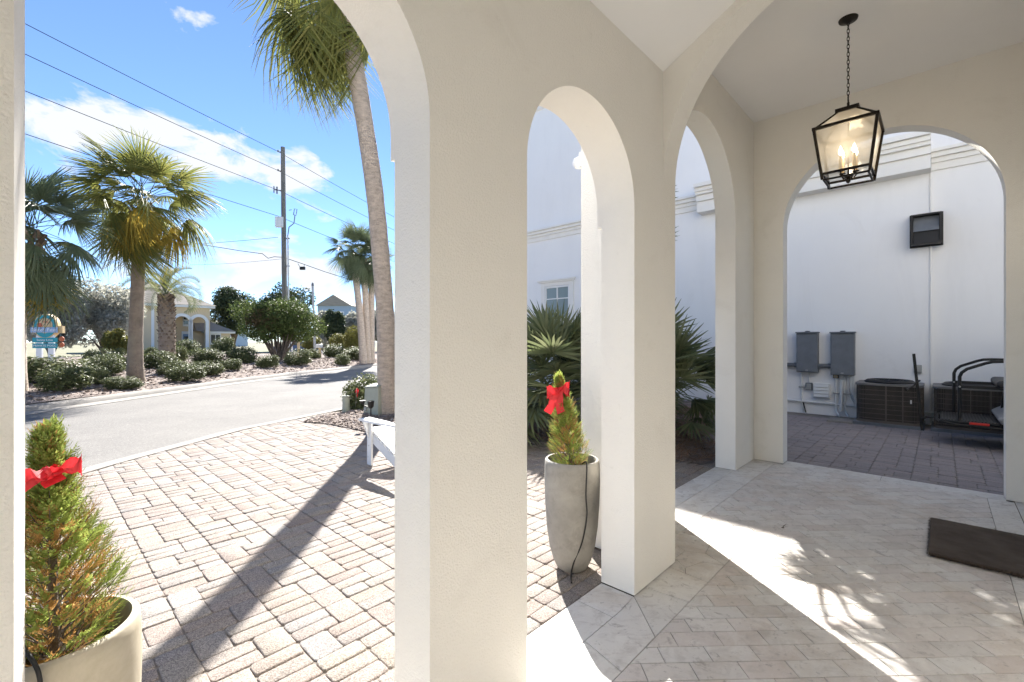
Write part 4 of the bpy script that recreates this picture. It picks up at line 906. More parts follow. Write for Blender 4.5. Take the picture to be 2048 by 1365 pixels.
def boots(root, pts, r, n, ln_, seed, m='boot', up=.7, wd=.07):
    rg = random.Random(seed); mb = MB(); c = curve(pts, 8); az = 0
    for i in range(n):
        p = c[min(len(c)-1, int(i/n*len(c)))]; az += 2.39996; d = Vector((math.cos(az),math.sin(az),0)); t_ = Vector((-d.y,d.x,0)); l = ln_*rg.uniform(.7,1.2); q = p+d*r*.8
        out = q+d*l*.55+Vector((0,0,l*up)); h = .045
        mb.add([q-t_*wd-Vector((0,0,h)), q+t_*wd-Vector((0,0,h)), q+t_*wd*.8+Vector((0,0,h)), q-t_*wd*.8+Vector((0,0,h)), out-t_*wd*.35, out+t_*wd*.35, out+t_*wd*.3+Vector((0,0,.02))+d*-.03, out-t_*wd*.3+Vector((0,0,.02))+d*-.03],
               [(0,3,2,1),(4,5,6,7),(0,1,5,4),(1,2,6,5),(2,3,7,6),(3,0,4,7)])
    return stuff(mb.build('leaf_bases', M[m], root))
F_UP = [fan_frond('frond', 1.08, 1.0, 46, 1.7, .22+.20*k, .5+.6*k, 20+k, .72, .2) for k in range(4)]
F_DEAD = fan_frond('frond_dead', .85, .75, 26, 1.2, .75, 1.5, 31, .5, .3)
F_GOLD = fan_frond('frond_gold', 1.05, 1.0, 40, 1.5, .7, 1.8, 33, .7, .25)
F_BLUE = [fan_frond('frond_blue', 1.05, 1.0, 46, 1.8, .14+.16*k, .4+.5*k, 40+k, .8, .15) for k in range(4)]
# sabal palm in the island, middle of the left opening
b = at(272, 758, .30); t = thing('palm_tree', 'cabbage palm with golden lower fronds and stained trunk in the planted island', 'palm tree', b)
tp = [(0,0,-.1),(-.02,.0,.5),(.0,0,1.5),(.05,0,2.8),(.09,0,4.0),(.16,0,4.75)]
trunk_path(MB(), tp, [.235,.19,.168,.162,.16,.18], 20, .005).build('trunk', M['palm_bark_dark'], t, smooth=60)
boots(t, [(.09,0,4.15),(.16,0,4.9)], .2, 34, .28, 4)
crown_fan(t, Vector((.17,0,5.0)), F_UP, 58, 80, -58, .94, 11, F_DEAD, 14, F_GOLD, 20, -.4)
# palm at the far left, nearer
b = Vector((-11.36,10.4,.22)); t = thing('palm_tree', 'cabbage palm with wide dark fans at the left edge behind the pier', 'palm tree', b)
tp = [(0,0,-.1),(.0,0,1.2),(.10,0,2.4),(.42,0,3.35)]
trunk_path(MB(), tp, [.22,.18,.17,.18], 18, .005).build('trunk', M['palm_bark'], t, smooth=60)
boots(t, [(.25,0,2.9),(.48,-.05,3.55)], .17, 26, .25, 5)
crown_fan(t, Vector((.50,-.1,3.55)), F_BLUE, 44, 75, -66, .93, 12, F_DEAD, 5, F_GOLD, 6, None)
# leaning palm by the drive
b = Vector((-2.23,8.22,.03)); t = thing('palm_tree', 'tall leaning cabbage palm with smooth grey trunk beside the driveway', 'palm tree', b)
def lp(px, py): q = pt(px, py, 8.22); return q-b
tp = [Vector((0,0,-.1)), lp(774,760), lp(771,640), lp(762,520), lp(750,390), lp(733,270), lp(713,150), lp(690,40), lp(676,-20)]
tr = trunk_path(MB(), tp, [.185,.165,.158,.155,.152,.15,.152,.16,.17], 24, .003).build('trunk', M['palm_bark'], t, smooth=60)
boots(t, [lp(690,35), lp(672,-30)], .13, 22, .22, 6)
crown_fan(t, lp(668,-48), F_UP, 20, 75, -40, .92, 16, F_DEAD, 4)
rgx = random.Random(5)
for azd, el, rl, sc in ((178,-38,.2,1.0),(196,-52,-.3,.95),(160,-50,.4,.9),(215,-40,.1,1.0),(172,-20,.1,1.0),(240,-60,.0,.8),(20,-58,.2,.85),(-25,-62,.1,.8),(150,-30,-.2,1.0)):
    o = mobj('frond', F_UP[3], t); o.matrix_local = Matrix.Translation(lp(668,-40)) @ Matrix.Rotation(R(azd),4,'Z') @ Matrix.Rotation(-R(el),4,'Y') @ Matrix.Rotation(rl,4,'X') @ Matrix.Diagonal((sc,sc,sc,1))
# three palms at the far end of the island
for k, (px, base_y, tx, ty, lab) in enumerate(((727,700,705,535,'left of the three clustered palms at the far end of the island'),(735,703,727,545,'middle of the three clustered palms at the far end of the island'),(742,708,744,560,'right of the three clustered palms at the far end of the island'))):
    Y = 25.+k*.35; b = pt(px, base_y+16, Y); b.z = .25; top = pt(tx, ty-25, Y)-b
    t = thing('palm_tree', lab, 'palm tree', b, 0, 'three palms in a cluster')
    trunk_path(MB(), [(0,0,-.1),(top.x*.25,0,top.z*.35),(top.x*.6,0,top.z*.7),tuple(top)], [.21,.18,.17,.17], 14, .004).build('trunk', M['palm_bark'], t, smooth=60)
    boots(t, [top-Vector((0,0,.5)), top], .16, 16, .25, 7+k)
    crown_fan(t, top+Vector((0,0,.15)), F_BLUE, 34, 80, -60, .82, 50+k, F_DEAD, 5)
# pindo palm
def pinnate(seed, ln_=1.9, droop=1.0):
    rg = random.Random(seed); mb = MB(); k = 26; pts = []; a = .0
    p = Vector((0,0,0)); ang = R(15)
    for i in range(k+1):
        pts.append(p.copy()); p += Vector((math.cos(ang),0,math.sin(ang)))*ln_/k; ang -= R(4.6)*droop*(.4+1.3*i/k)
    mb.tube(pts, [.016*(1-.8*i/k) for i in range(k+1)], 4, False)
    for i in range(5,k):
        for h in (0,.5):
            q = pts[i].lerp(pts[i+1],h); d = (pts[i+1]-pts[i]).normalized(); up = Vector((-d.z,0,d.x)); f = (i+h-5)/(k-5); l = .48*(math.sin(math.pi*min(1,f*.85+.12)))**.6*rg.uniform(.85,1.1)
            for sd in (-1,1):
                dd = (d*.75+Vector((0,sd*.62,0))+up*.55).normalized(); e = q+dd*l; mid = q+dd*l*.5+up*.02; x = d*.011
                e = e-Vector((0,0,.12*l)); mb.add([q-x*.6,mid-x,e,mid+x,q+x*.6], [(0,1,2,3,4)])
    return mb.mesh('frond', M['pindo'])
PIN = [pinnate(60+k, 1.8, .8+.25*k) for k in range(4)]
b = at(334, 730, .32); b.z = .3; t = thing('palm_tree', 'stout pindo palm with arching feathery fronds and shaggy trunk', 'palm tree', b)
tz = (730-588)/F*b.y
trunk_path(MB(), [(0,0,-.1),(0,0,tz*.3),(-.02,0,tz*.7),(-.06,0,tz)], [.30,.32,.31,.22], 14).build('trunk', M['palm_bark_dark'], t, smooth=60)
boots(t, [(0,0,.0),(0,0,tz*.4),(-.02,0,tz*.7),(-.05,0,tz*.96)], .30, 240, .22, 9, wd=.085)
rgx = random.Random(3); az = 0
for i in range(24):
    f = i/23; az += 2.39996; el = 84-74*f**.8; o = mobj('frond', PIN[min(3,int(f*4))], t); sc = rgx.uniform(.85,1.1)
    o.matrix_local = Matrix.Translation((-.06,0,tz-.05)) @ Matrix.Rotation(az,4,'Z') @ Matrix.Rotation(-R(el),4,'Y') @ Matrix.Rotation(rgx.uniform(-.4,.4),4,'X') @ Matrix.Diagonal((sc,sc,sc,1))
# fan palm shrubs in the bed
F_PAL = [fan_frond('palmetto', .50, .75, 24, 1.75, .03+.05*k, .15+.3*k, 80+k, .8, .05, .008) for k in range(4)]
def palmetto(label, loc, n, sc0, seed, e_lo=8, trunk=.35):
    rg = random.Random(seed); t = thing('fan_palm_shrub', label, 'fan palm', loc, 0, 'fan palm shrubs in the planting bed'); az = 0
    for q in range(3):
        a = q*2.1+seed; MB().tube([(.05*math.cos(a),.05*math.sin(a),-.05),(.12*math.cos(a),.12*math.sin(a),trunk*.5),(.2*math.cos(a),.2*math.sin(a),trunk)], [.07,.065,.05], 8).build('stem', M['palm_bark_dark'], t, smooth=50)
    for i in range(int(n*1.5)):
        az += 2.39996+rg.uniform(-.3,.3); f = rg.random(); el = 80-(80-e_lo)*f; sc = sc0*rg.uniform(.75,1.15); q = rg.randrange(3)*2.1+seed; h = trunk*rg.uniform(.55 if trunk > .8 else .4,1.05)
        mtx = Matrix.Translation((.2*h/trunk*math.cos(q),.2*h/trunk*math.sin(q),h)) @ Matrix.Rotation(az,4,'Z') @ Matrix.Rotation(-R(el),4,'Y') @ Matrix.Rotation(rg.uniform(-.7,.7),4,'X') @ Matrix.Diagonal((sc,sc,sc,1))
        tips = [Vector(loc)+mtx @ Vector(q_) for q_ in ((1.22,0,-.05),(.9,.5,-.1),(.9,-.5,-.1),(.7,0,0))]
        if min(-C*q_.x+S*q_.y for q_ in tips) < 1.93 or max(S*q_.x+C*q_.y for q_ in tips) > 10.3 or min(q_.z for q_ in tips) < .05: continue
        o = mobj('frond', F_PAL[min(3,int(f*4))], t); o.matrix_local = mtx
palmetto('stiff fan palm shrub seen through the narrow arch behind the grey planter', Vector((.66,6.95,.06)), 50, 1.16, 3, 0, .62)
palmetto('fan palm shrub in the bed, hidden mostly behind the slim pier', L(6.4,4.0,.06), 44, 1.05, 4, -5, .6)
t = thing('fan_palm_shrub', 'slender fan palm leaning out of the bed unseen behind the slim pier', 'fan palm', L(5.3,2.75,.05), LROT, 'fan palm shrubs in the planting bed')  # unseen palm inferred from its floor shadow; crowns placed to shade the porch floor
for cr in ((-.78,-.13,2.2),(-.35,-.1,2.45),(.05,-.08,2.65),(-.55,-.12,2.75),(-1.02,-.2,2.05),(-.92,-.2,2.45),(-.2,-.1,2.95),(.34,-.1,2.8),(.55,-.08,2.85),(.22,-.1,3.05)):
    mid = (.04,.0,1.75)
    MB().tube(curve([(0,0,-.05),mid,cr], 5), [.04-.003*k for k in range(11)], 8).build('stem', M['palm_bark_dark'], t, smooth=50)
    rgx = random.Random(int(cr[0]*100)); az = 0; got = 0
    for i in range(3000):
        az += 2.39996; el = rgx.uniform(-8,80); sc = rgx.uniform(.42,.78); mtx = Matrix.Translation(cr) @ Matrix.Rotation(az,4,'Z') @ Matrix.Rotation(-R(el),4,'Y') @ Matrix.Rotation(rgx.uniform(-.9,.9),4,'X') @ Matrix.Diagonal((sc,sc,sc,1))
        tips = [mtx @ Vector(q_) for q_ in ((1.22,0,-.05),(.9,.5,-.1),(.9,-.5,-.1))]       # culled to stay hidden behind the pier, off the wall, above low sunrays
        if got >= 29 or min(q_.y for q_ in tips) < -.8 or max(abs((L(q_.x+.3, q_.y+.1) @ Vector((.9666,-.2561,0)))) for q_ in tips) > .42 or min(q_.z for q_ in tips) < 1.7: continue
        got += 1; o = mobj('frond', F_PAL[0], t); o.matrix_local = mtx

palmetto('stiff fan palm shrub filling the tall arch beside the porch corner', L(6.15,2.95,.06), 60, 1.08, 5, -15, .6)
palmetto('low fan palm shrub further along the bed by the white building', Vector((2.1,8.9,.08)), 30, 1.1, 6, 5, .5)

# ------------------------------------------------------------------ leafy shrubs and trees
def leaf_cloud(name, m, centres, n, size, seed, flat=1., inner=.55):
    """n leaf faces spread near the surface of ellipsoids (centre, radii)"""
    r = np.random.default_rng(seed); P = []; Nn = []
    wts = np.array([c[1][0]*c[1][1]+c[1][0]*c[1][2] for c in centres]); wts = wts/wts.sum()
    for (c, rad), w_ in zip(centres, wts):
        k = max(3,int(n*w_)); d = r.normal(size=(k,3)); d /= np.linalg.norm(d,axis=1)[:,None]
        rr = inner+(1-inner)*r.random(k)**.6 + r.normal(size=k)*.05
        lump = 1+.12*np.sin(d[:,0]*5+seed)*np.sin(d[:,1]*6+1)*np.cos(d[:,2]*5)
        P.append(np.array(c)+d*np.array(rad)*(rr*lump)[:,None]); Nn.append(d)
    P = np.concatenate(P); Nn = np.concatenate(Nn); k = len(P)
    nr = Nn*.7+r.normal(size=(k,3))*.75; nr[:,2] += .55; nr /= np.linalg.norm(nr,axis=1)[:,None]
    t1 = np.cross(nr, r.normal(size=(k,3))); t1 /= np.linalg.norm(t1,axis=1)[:,None]; t2 = np.cross(nr,t1)
    ln_ = (size*(.65+.7*r.random(k)))[:,None]; wd = ln_*.42
    fold = nr*ln_*.12
    V = np.stack([P-t1*ln_*.5, P+t2*wd*.5+fold, P+t1*ln_*.5, P-t2*wd*.5+fold],1).reshape(-1,3)
    me = bpy.data.meshes.new(name); me.vertices.add(4*k); me.vertices.foreach_set('co', V.ravel().astype(np.float32))
    idx = np.arange(4*k).reshape(-1,4); fc = np.concatenate([idx[:,[0,1,2]], idx[:,[0,2,3]]]).ravel()
    me.loops.add(6*k); me.loops.foreach_set('vertex_index', fc.astype(np.int32)); me.polygons.add(2*k)
    me.polygons.foreach_set('loop_start', np.arange(0,6*k,3,dtype=np.int32)); me.update(calc_edges=True); me.validate(); me.materials.append(M[m]); return me
def bush_mesh(seed, n, size, m='bush_leaf'):
    rg = random.Random(seed)
    cs = [((0,0,.45),(.46,.46,.46)),((0,0,.22),(.46,.46,.22))]+[((.30*math.cos(a),.30*math.sin(a),rg.uniform(.22,.66)),(.22,.22,.26)) for a in [rg.uniform(0,6.3) for _ in range(8)]]
    return leaf_cloud('foliage', m, cs, n, size, seed, inner=.45)
BM_ = [bush_mesh(100+k, 4200, .075) for k in range(5)]; BY = [bush_mesh(120+k, 3600, .08, 'bush_yellow') for k in range(2)]
BSTEM = MB()
for k in range(6): a = k*1.05; BSTEM.tube([(0,0,-.1),(.12*math.cos(a),.12*math.sin(a),.25),(.3*math.cos(a),.3*math.sin(a),.6)], [.025,.018,.006], 5)
BSTEM = BSTEM.mesh('stems', M['bark'])
def bush(label, x0, x1, y0, y1, gz=.28, meshes=BM_, Y=None, grp='clipped shrubs in the planted island'):
    k = random.randrange(100); b = at((x0+x1)/2, y1-(y1-y0)*.06, gz) if Y is None else pt((x0+x1)/2, y1, Y)
    if Y is None:
        for _ in range(60):
            zz = mound(b.x,b.y); Yb = (CAMZ-zz)*F/(y1-682.5); b = Vector(((x0+x1)/2-1024, F, 0))*(max(Yb,b.y*1.0)/F)
            if kx(b.y)-b.x > .35: break
            b = b*1.02; 
            if kx(b.y)-b.x > .35: break
    wd = (x1-x0)/F*b.y*1.02; ht = (y1-y0)/F*b.y; b.y += wd*.30; b.x *= (b.y)/(b.y-wd*.30)
    if Y is None: b.z = mound(b.x, b.y) if gz > .1 else gz
    t = thing('shrub', label, 'shrub', b, random.uniform(0,6.3), grp)
    o = mobj('foliage', meshes[k % len(meshes)], t); o.scale = (wd*1.14, wd*1.14, ht*1.22); stuff(o)
    o = mobj('stems', BSTEM, t); o.scale = (wd, wd, ht)
    return t
BL = [(64,172,724,773,'long low clipped shrub in front of the white sign posts'),(88,166,746,792,'rounded shrub nearest the kerb at far left of the island'),(162,213,740,775,'small rounded shrub beside the long low shrub, left of the stained palm trunk'),
 (176,230,705,750,'pale topped shrub behind the others, left of the stained palm'),(178,242,718,757,'dark rounded shrub just left of the stained palm trunk'),(227,258,705,745,'narrow shrub touching the left side of the stained palm trunk'),(217,275,763,787,'sparse low shrub at the foot of the stained palm'),
 (289,324,701,732,'shrub between the stained palm and the pindo palm'),(295,353,710,744,'broad shrub in front of the pindo palm foot'),(322,371,726,753,'low shrub in front of the pindo palm, second row'),(340,400,744,775,'shrub at the kerb right of the stained palm, nearest the road there'),
 (346,372,699,730,'shrub just right of the pindo palm trunk'),(385,440,730,757,'rounded shrub in the front row, midway between palms and spreading tree'),(385,447,703,735,'shrub with coppery top behind the front row, left of the spreading tree'),(445,479,724,746,'small dark shrub left of the spreading tree, front row'),
 (457,512,699,733,'large dark shrub left of the spreading tree, back row'),(514,553,714,738,'dark round shrub right at the left foot of the spreading tree'),(574,621,705,736,'dark round clipped shrub right of the spreading tree'),(621,640,703,722,'tiny shrub right of the dark clipped shrub'),(648,686,693,718,'dark shrub left of the clustered palms'),
 (686,740,697,722,'wide low clipped shrub at the foot of the clustered palms'),(670,699,712,733,'small shrub near the kerb before the clustered palms'),(686,719,683,702,'dark shrub behind the wide clipped shrub by the palms'),(48,66,728,760,'shrub cut off by the left pier')]
for x0, x1, y0, y1, lab in BL: bush(lab, x0, x1, y0, y1)
bush('round shrub in front of the blue house door', 357, 397, 681, 709, Y=46., grp='shrubs across the street'); bush('shrub below the window of the low house wing', 428, 465, 676, 704, Y=50., grp='shrubs across the street')
bush('golden hedge behind the white mailbox post', 604, 640, 671, 700, Y=36., meshes=BY, grp='shrubs across the street'); bush('golden shrub left of the clustered palms', 660, 690, 669, 694, Y=36., meshes=BY, grp='shrubs across the street')
bush('tall leafy shrub behind the clustered palms', 690, 722, 655, 702, Y=31., meshes=BY, grp='shrubs across the street')
bush('variegated shrub behind the utility box by the leaning palm', 690, 768, 757, 836, .05, Y=8.9, grp=None); bush('dark shrub low in the bed behind the fan palms', 1040, 1095, 800, 872, .05, Y=7.6, grp=None)
def tree(label, b, crowns, n, size, m, seed, limbs, r0=.14, grp=None, cat='tree', extra=None, bark='bark', multi=1):
    rg = random.Random(seed); t = thing('tree', label, cat, b, 0, grp); tk = MB()
    for q in range(multi):
        a = q*6.28/max(1,multi)+seed; o = Vector((.12*math.cos(a),.12*math.sin(a),0)) if multi > 1 else Vector((0,0,0))
        for i, (c, rad) in enumerate(crowns):
            if i % multi != q: continue
            c = Vector(c); e = c+Vector((0,0,-rad[2]*.2)); mid = o.lerp(e,.5)+Vector((rg.uniform(-.1,.1),rg.uniform(-.1,.1),.0))*c.z*.4; mid.z = o.z+(e.z-o.z)*(.35 if multi == 1 else .45)
            if multi == 1: mid.x *= .35; mid.y *= .35
            tk.tube(curve([o-Vector((0,0,.1)), mid, e], 5), [r0*(1-.085*k) for k in range(11)], 6)
    tk.build('trunk', M[bark], t, smooth=60)
    stuff(mobj('crown', leaf_cloud('crown', m, crowns, n, size, seed), t))
    if extra: stuff(mobj('crown', leaf_cloud('crown', extra[0], extra[1], extra[2], size, seed+1, inner=.2), t))
    return t
def lobes(W, D, H, zc, n, seed, rr=(.25,.42), core=True):
    rg = random.Random(seed); out = [((0,0,zc),(W*.33,D*.33,H*.30))] if core else []
    for _ in range(n):
        a = rg.uniform(0,6.283); e = rg.uniform(-.8,1.)*1.2; q = rg.uniform(.45,.72); r_ = rg.uniform(*rr)
        out.append(((W/2*q*math.cos(a)*math.cos(e), D/2*q*math.sin(a)*math.cos(e), zc+H/2*q*math.sin(e)), (W/2*r_*1.2, D/2*r_*1.2, H/2*r_*1.25)))
    return out
b = at(556, 722, .30); tt = tree('low spreading multi-stemmed tree with broad round crown on the island', b, lobes(4.9,4.5,2.75,2.15,22,5), 26000, .13, 'tree_leaf', 5, 0, .075, multi=9, extra=('tree_brown', [((-.15,-1.1,2.2),(1.0,.9,.7))], 1600))
# trees behind the street
def far_tree(label, x0, x1, y0, y1, Y, m, seed, n=9000, size=.28, nl=14):
    W = (x1-x0)/F*Y; b = pt((x0+x1)/2, y1, Y); b.z = .05; H = pt(0,y0,Y).z; tree(label, b, lobes(W,W*.8,H*.86,H*.56,nl,seed), n, size, m, seed, 0, .16, 'trees behind the street')
far_tree('grey-green live oak behind the white sign, left half', 40, 165, 545, 712, 33, 'oak_leaf', 21, 16000, .24, 18)
far_tree('grey-green live oak left of the house behind the stained palm', 130, 285, 560, 715, 36, 'oak_leaf', 22, 18000, .24, 20)
far_tree('low yellow-green tree behind the shrubs left of the stained palm', 205, 262, 655, 712, 31, 'bush_yellow', 23, 5000, .2)
far_tree('dark magnolia right of the arched house', 424, 512, 573, 700, 66, 'dark_leaf', 24, 9000, .42)
far_tree('feathery dark tree rising behind the spreading tree', 515, 632, 556, 700, 60, 'dark_leaf', 25, 7000, .42, 12)
far_tree('dark conical magnolia left of the clustered palms', 640, 688, 612, 702, 44, 'dark_leaf', 26, 6000, .30)
far_tree('grey oak behind the galvanised pole', 620, 668, 618, 702, 50, 'oak_leaf', 27, 7000, .30)
far_tree('grey oak behind the clustered palms', 672, 740, 622, 702, 47, 'oak_leaf', 28, 9000, .3)
far_tree('grey oak right of the clustered palms, beside the leaning palm', 728, 812, 615, 704, 44, 'oak_leaf', 29, 9000, .3)
far_tree('pale shrubby tree right of the house wing', 398, 440, 632, 700, 70, 'oak_leaf', 30, 4000, .35)

# ------------------------------------------------------------------ houses across the street
HN = 68.7
def hp(px, py, n=HN):
    u = (px-1024)/F; Y = n/(S-u*C); return (Y*(u*S+C), CAMZ+(682.5-py)/F*Y)
s0h = hp(395,700)[0]
hs = thing('arched_house', 'cream two-storey house with white arches and blue door across the street', 'house', L(s0h,HN,0), LROT)
def hx(px, py=700, n=HN): q = hp(px,py,n); return q[0]-s0h, q[1]
xl, xr = hx(258)[0], hx(424)[0]; ze = hx(385,616)[1]; xm = hx(345)[0]; xa0, xa1 = hx(349)[0], hx(378.5)[0]; xb0, xb1 = hx(384)[0], hx(411)[0]
def ra(px): return hx(px)[0]
zsp = hx(380,640)[1]
fw = arch_wall('arcade_wall', 's', ra(343), ra(420), 0, .5, ze, [(xa0,xa1,xa0,xa1,zsp-.35),(xb0,xb1,xb0,xb1,zsp-.35)], 'house_cream', -.1, hs, 20)
for a, b_ in ((xa0,xa1),(xb0,xb1)):
    r_ = (b_-a)/2; c_ = (a+b_)/2; sp = zsp-.35; mb = MB(); ii = [(a,0)]+[(c_-r_*math.cos(math.pi*i/20), sp+r_*math.sin(math.pi*i/20)) for i in range(21)]+[(b_,0)]; ro = r_+.36; oo = [(a-.36,0)]+[(c_-ro*math.cos(math.pi*i/20), sp+ro*math.sin(math.pi*i/20)) for i in range(21)]+[(b_+.36,0)]; n = len(ii)
    recalc(mb.add([(p[0],y,p[1]) for y in (-.08,-.003) for q in (ii,oo) for p in q], [f for i in range(n-1) for f in ((i,i+1,n+i+1,n+i),(i,2*n+i,2*n+i+1,i+1),(n+i,n+i+1,3*n+i+1,3*n+i))]).build('arch_trim', M['house_trim'], hs))
MB().bx(xl,ra(420),2.6,9,-.1,ze).bx(xl,ra(342.8),.2,2.59,-.1,ze).build('wall', M['house_cream'], hs)
zd = hx(365,668)[1]
d_ = MB().bx(ra(358)+.9,ra(372)+.9,2.52,2.59,.1,zd).build('door', M['door_blue'], hs); MB().bx(ra(360)+.9,ra(370)+.9,2.50,2.519,zd-.95,zd-.3).build('door_glass', M['glass_dark'], d_)
MB().bx(ra(355)+.9,ra(358)+.895,2.5,2.595,.1,zd).bx(ra(372)+.905,ra(375)+.9,2.5,2.595,.1,zd).bx(ra(355)+.9,ra(375)+.9,2.5,2.595,zd+.002,zd+.35).build('door_frame', M['house_trim'], hs)
z0w, z1w = hx(365,648)[1], hx(365,630)[1]; wx0, wx1 = ra(359)+.9, ra(371)+.9; r_ = (wx1-wx0)/2; c_ = (wx0+wx1)/2
poly = [(wx0,z0w),(wx1,z0w)]+[(c_+r_*math.cos(math.pi*i/12), z1w+r_*math.sin(math.pi*i/12)) for i in range(13)]; n = len(poly)
wn_ = MB().add([(c_+(p[0]-c_)*1.28,y,z0w+(p[1]-z0w)*1.1-.25) for y in (2.52,2.59) for p in poly], [tuple(range(n)),tuple(range(2*n-1,n-1,-1))]+[(i,(i+1)%n,(i+1)%n+n,i+n) for i in range(n)]).build('window', M['house_trim'], hs)
MB().add([(p[0],2.51,p[1]) for p in poly], [tuple(range(n))]).build('pane', M['glass_dark'], wn_); [MB().bx(wx0,wx1,2.49,2.507,zq-.06,zq+.06).build('sash_bar', M['house_trim'], wn_) for zq in (z1w,(z0w+z1w)/2)]
for px0, px1 in ((292,300),): 
    w2_ = MB().bx(ra(303),ra(309),.1,.195,.3,ze).build('pilaster', M['house_trim'], hs)
MB().bx(xl-.5,ra(428),-.6,9.2,ze+.002,ze+.32).build('eave', M['house_trim'], hs)
xr2 = ra(430); xl2 = xl-.7; zrdg = ze+.32+3.1; xq = ra(318)
recalc(MB().add([(xl2,-.8,ze+.322),(xr2,-.8,ze+.322),(xr2,9.6,ze+.322),(xl2,9.6,ze+.322),(xl2+3.4,4.4,zrdg),(xr2-7.5,4.4,zrdg-.3)], [(0,1,5,4),(1,2,5),(2,3,4,5),(3,0,4),(3,2,1,0)]).build('roof', M['shingle'], hs))
wg0, wg1 = ra(418.5), ra(466); zw = hx(440,667)[1]
MB().bx(wg0,wg1,1.2,8,-.1,zw).build('wing_wall', M['house_cream'], hs); MB().bx(wg0-.3,wg1+.5,.8,8.3,zw+.002,zw+.25).build('wing_eave', M['house_trim'], hs)
recalc(MB().add([(ra(396),.7,zw+.252),(wg1+.6,.7,zw+.252),(wg1+.6,8.4,zw+.252),(ra(396),8.4,zw+.252),(ra(400),4.5,zw+2.5),(wg1-4,4.5,zw+2.3)], [(0,1,5,4),(1,2,5),(2,3,4,5),(3,0,4)]).build('wing_roof', M['shingle'], hs))
z0w, z1w = hx(430,686)[1], hx(430,670)[1]
w_ = MB().bx(ra(417.5)+.4,ra(440)+.4,1.1,1.195,z0w-.3,z1w+.25).build('window', M['house_trim'], hs)
for a, b_ in ((419.5,428),(429.5,438)): MB().bx(ra(a)+.4,ra(b_)+.4,1.08,1.098,z0w,z1w).build('pane', M['glass_dark'], w_)
def far_house(label, x0, x1, yeave, ytop, Y, mw, mr, gable=True):
    a, b_ = pt(x0,yeave,Y), pt(x1,yeave,Y); t = thing('far_house', label, 'house', ((a.x+b_.x)/2,Y,0)); W = (b_.x-a.x)/2; zt_ = pt(0,ytop,Y).z; z_ = a.z
    MB().bx(-W*.92,W*.92,0,8,-.1,z_).build('wall', M[mw], t)
    if gable: recalc(MB().add([(-W,-.5,z_),(W,-.5,z_),(0,-.5,zt_),(-W,8.5,z_),(W,8.5,z_),(0,8.5,zt_)], [(0,1,2),(3,5,4),(0,2,5,3),(1,4,5,2),(0,3,4,1)]).build('roof', M[mr], t))
    else: recalc(MB().add([(-W,-.5,z_),(W,-.5,z_),(W,8.5,z_),(-W,8.5,z_),(-W*.5,4,zt_),(W*.5,4,zt_)], [(0,1,5,4),(1,2,5),(2,3,4,5),(3,0,4),(3,2,1,0)]).build('roof', M[mr], t))
    for k in (-.4,.35):
        w_ = MB().bx(W*k-.8,W*k+.8,-.06,-.002,z_-3.0,z_-1.2).build('window', M['house_trim'], t); MB().bx(W*k-.6,W*k+.6,-.08,-.061,z_-2.8,z_-1.4).build('pane', M['glass_dark'], w_)
far_house('distant pale blue gabled house behind the clustered palms', 632, 704, 612, 590, 95, 'house_blue', 'shingle')
far_house('distant white house with low roof right of the gabled one', 700, 730, 620, 604, 100, 'house_white', 'house_blue', False)
far_house('distant pale house top showing right of the arched house roof', 425, 462, 606, 593, 120, 'house_blue', 'house_white', False)

# ------------------------------------------------------------------ sign, utility pole, wires, mailbox
b = pt(92, 728, 21.5); b.z = .25; sg = thing('wooden_sign', 'white post sign with round teal emblem and two teal name boards', 'sign', b, R(18))
k_ = 21.5/F
for x in (-10*k_, 9*k_): MB().bx(x-.105,x+.105,-.06,.06,-.2,1.62).build('post', M['white_paint'], sg)
cz = pt(0,653,21.5).z-.25; ex, ez = .40, .53
def disc(rx, rz, y0, y1, m, name, parent, n=40, cx=0, c_z=0, top=2*math.pi):
    mb = MB(); vs = [(cx+rx*math.cos(top*i/n), y, c_z+rz*math.sin(top*i/n)) for y in (y0,y1) for i in range(n)]
    return recalc(mb.add(vs, [tuple(range(n)), tuple(range(2*n-1,n-1,-1))]+[(i,(i+1)%n,(i+1)%n+n,i+n) for i in range(n)]).build(name, M[m], parent))
bd_ = disc(ex+.05, ez+.05, -.061, .25, 'sign_cream', 'board', sg, c_z=cz, cx=.0); MB().bx(-.52,.62,.0,.2,cz-.32,cz+.02).build('board', M['sign_cream'], sg)
disc(ex, ez, -.085, -.062, 'teal', 'emblem', sg, c_z=cz); em = disc(ex*.72, ez*.68, -.10, -.086, 'sign_sand', 'emblem_centre', sg, c_z=cz+.03)
disc(.09, .10, -.112, -.101, 'sign_red', 'emblem_shape', em, 16, -.17, cz+.05); MB().box((.05,-.106,cz-.02),(.34,.008,.07),Matrix.Rotation(R(-20),3,'Y')).build('emblem_shape', M['sign_cream'], em)
bn = MB().bx(-.50,.50,-.135,-.113,cz-.30,cz-.05).build('name_banner', M['sign_blue'], sg)
def text(s_, size, loc, m, parent, name='lettering', rx=R(90)):
    cu = bpy.data.curves.new('t','FONT'); cu.body = s_; cu.size = size; cu.align_x = 'CENTER'; cu.align_y = 'CENTER'; cu.extrude = .004; cu.resolution_u = 2
    tmp = bpy.data.objects.new('t', cu); COL.objects.link(tmp); bpy.context.view_layer.update()
    me = bpy.data.meshes.new_from_object(tmp.evaluated_get(bpy.context.evaluated_depsgraph_get())); bpy.data.objects.remove(tmp); me.materials.clear(); me.materials.append(M[m])
    o = mobj(name, me, parent); o.rotation_euler = (rx,0,0); o.location = loc; return o
text('Beach Fest', .21, (0,-.141,cz-.175), 'white_paint', bn); text('THE', .12, (.03,-.106,cz+.19), 'sign_red', em)
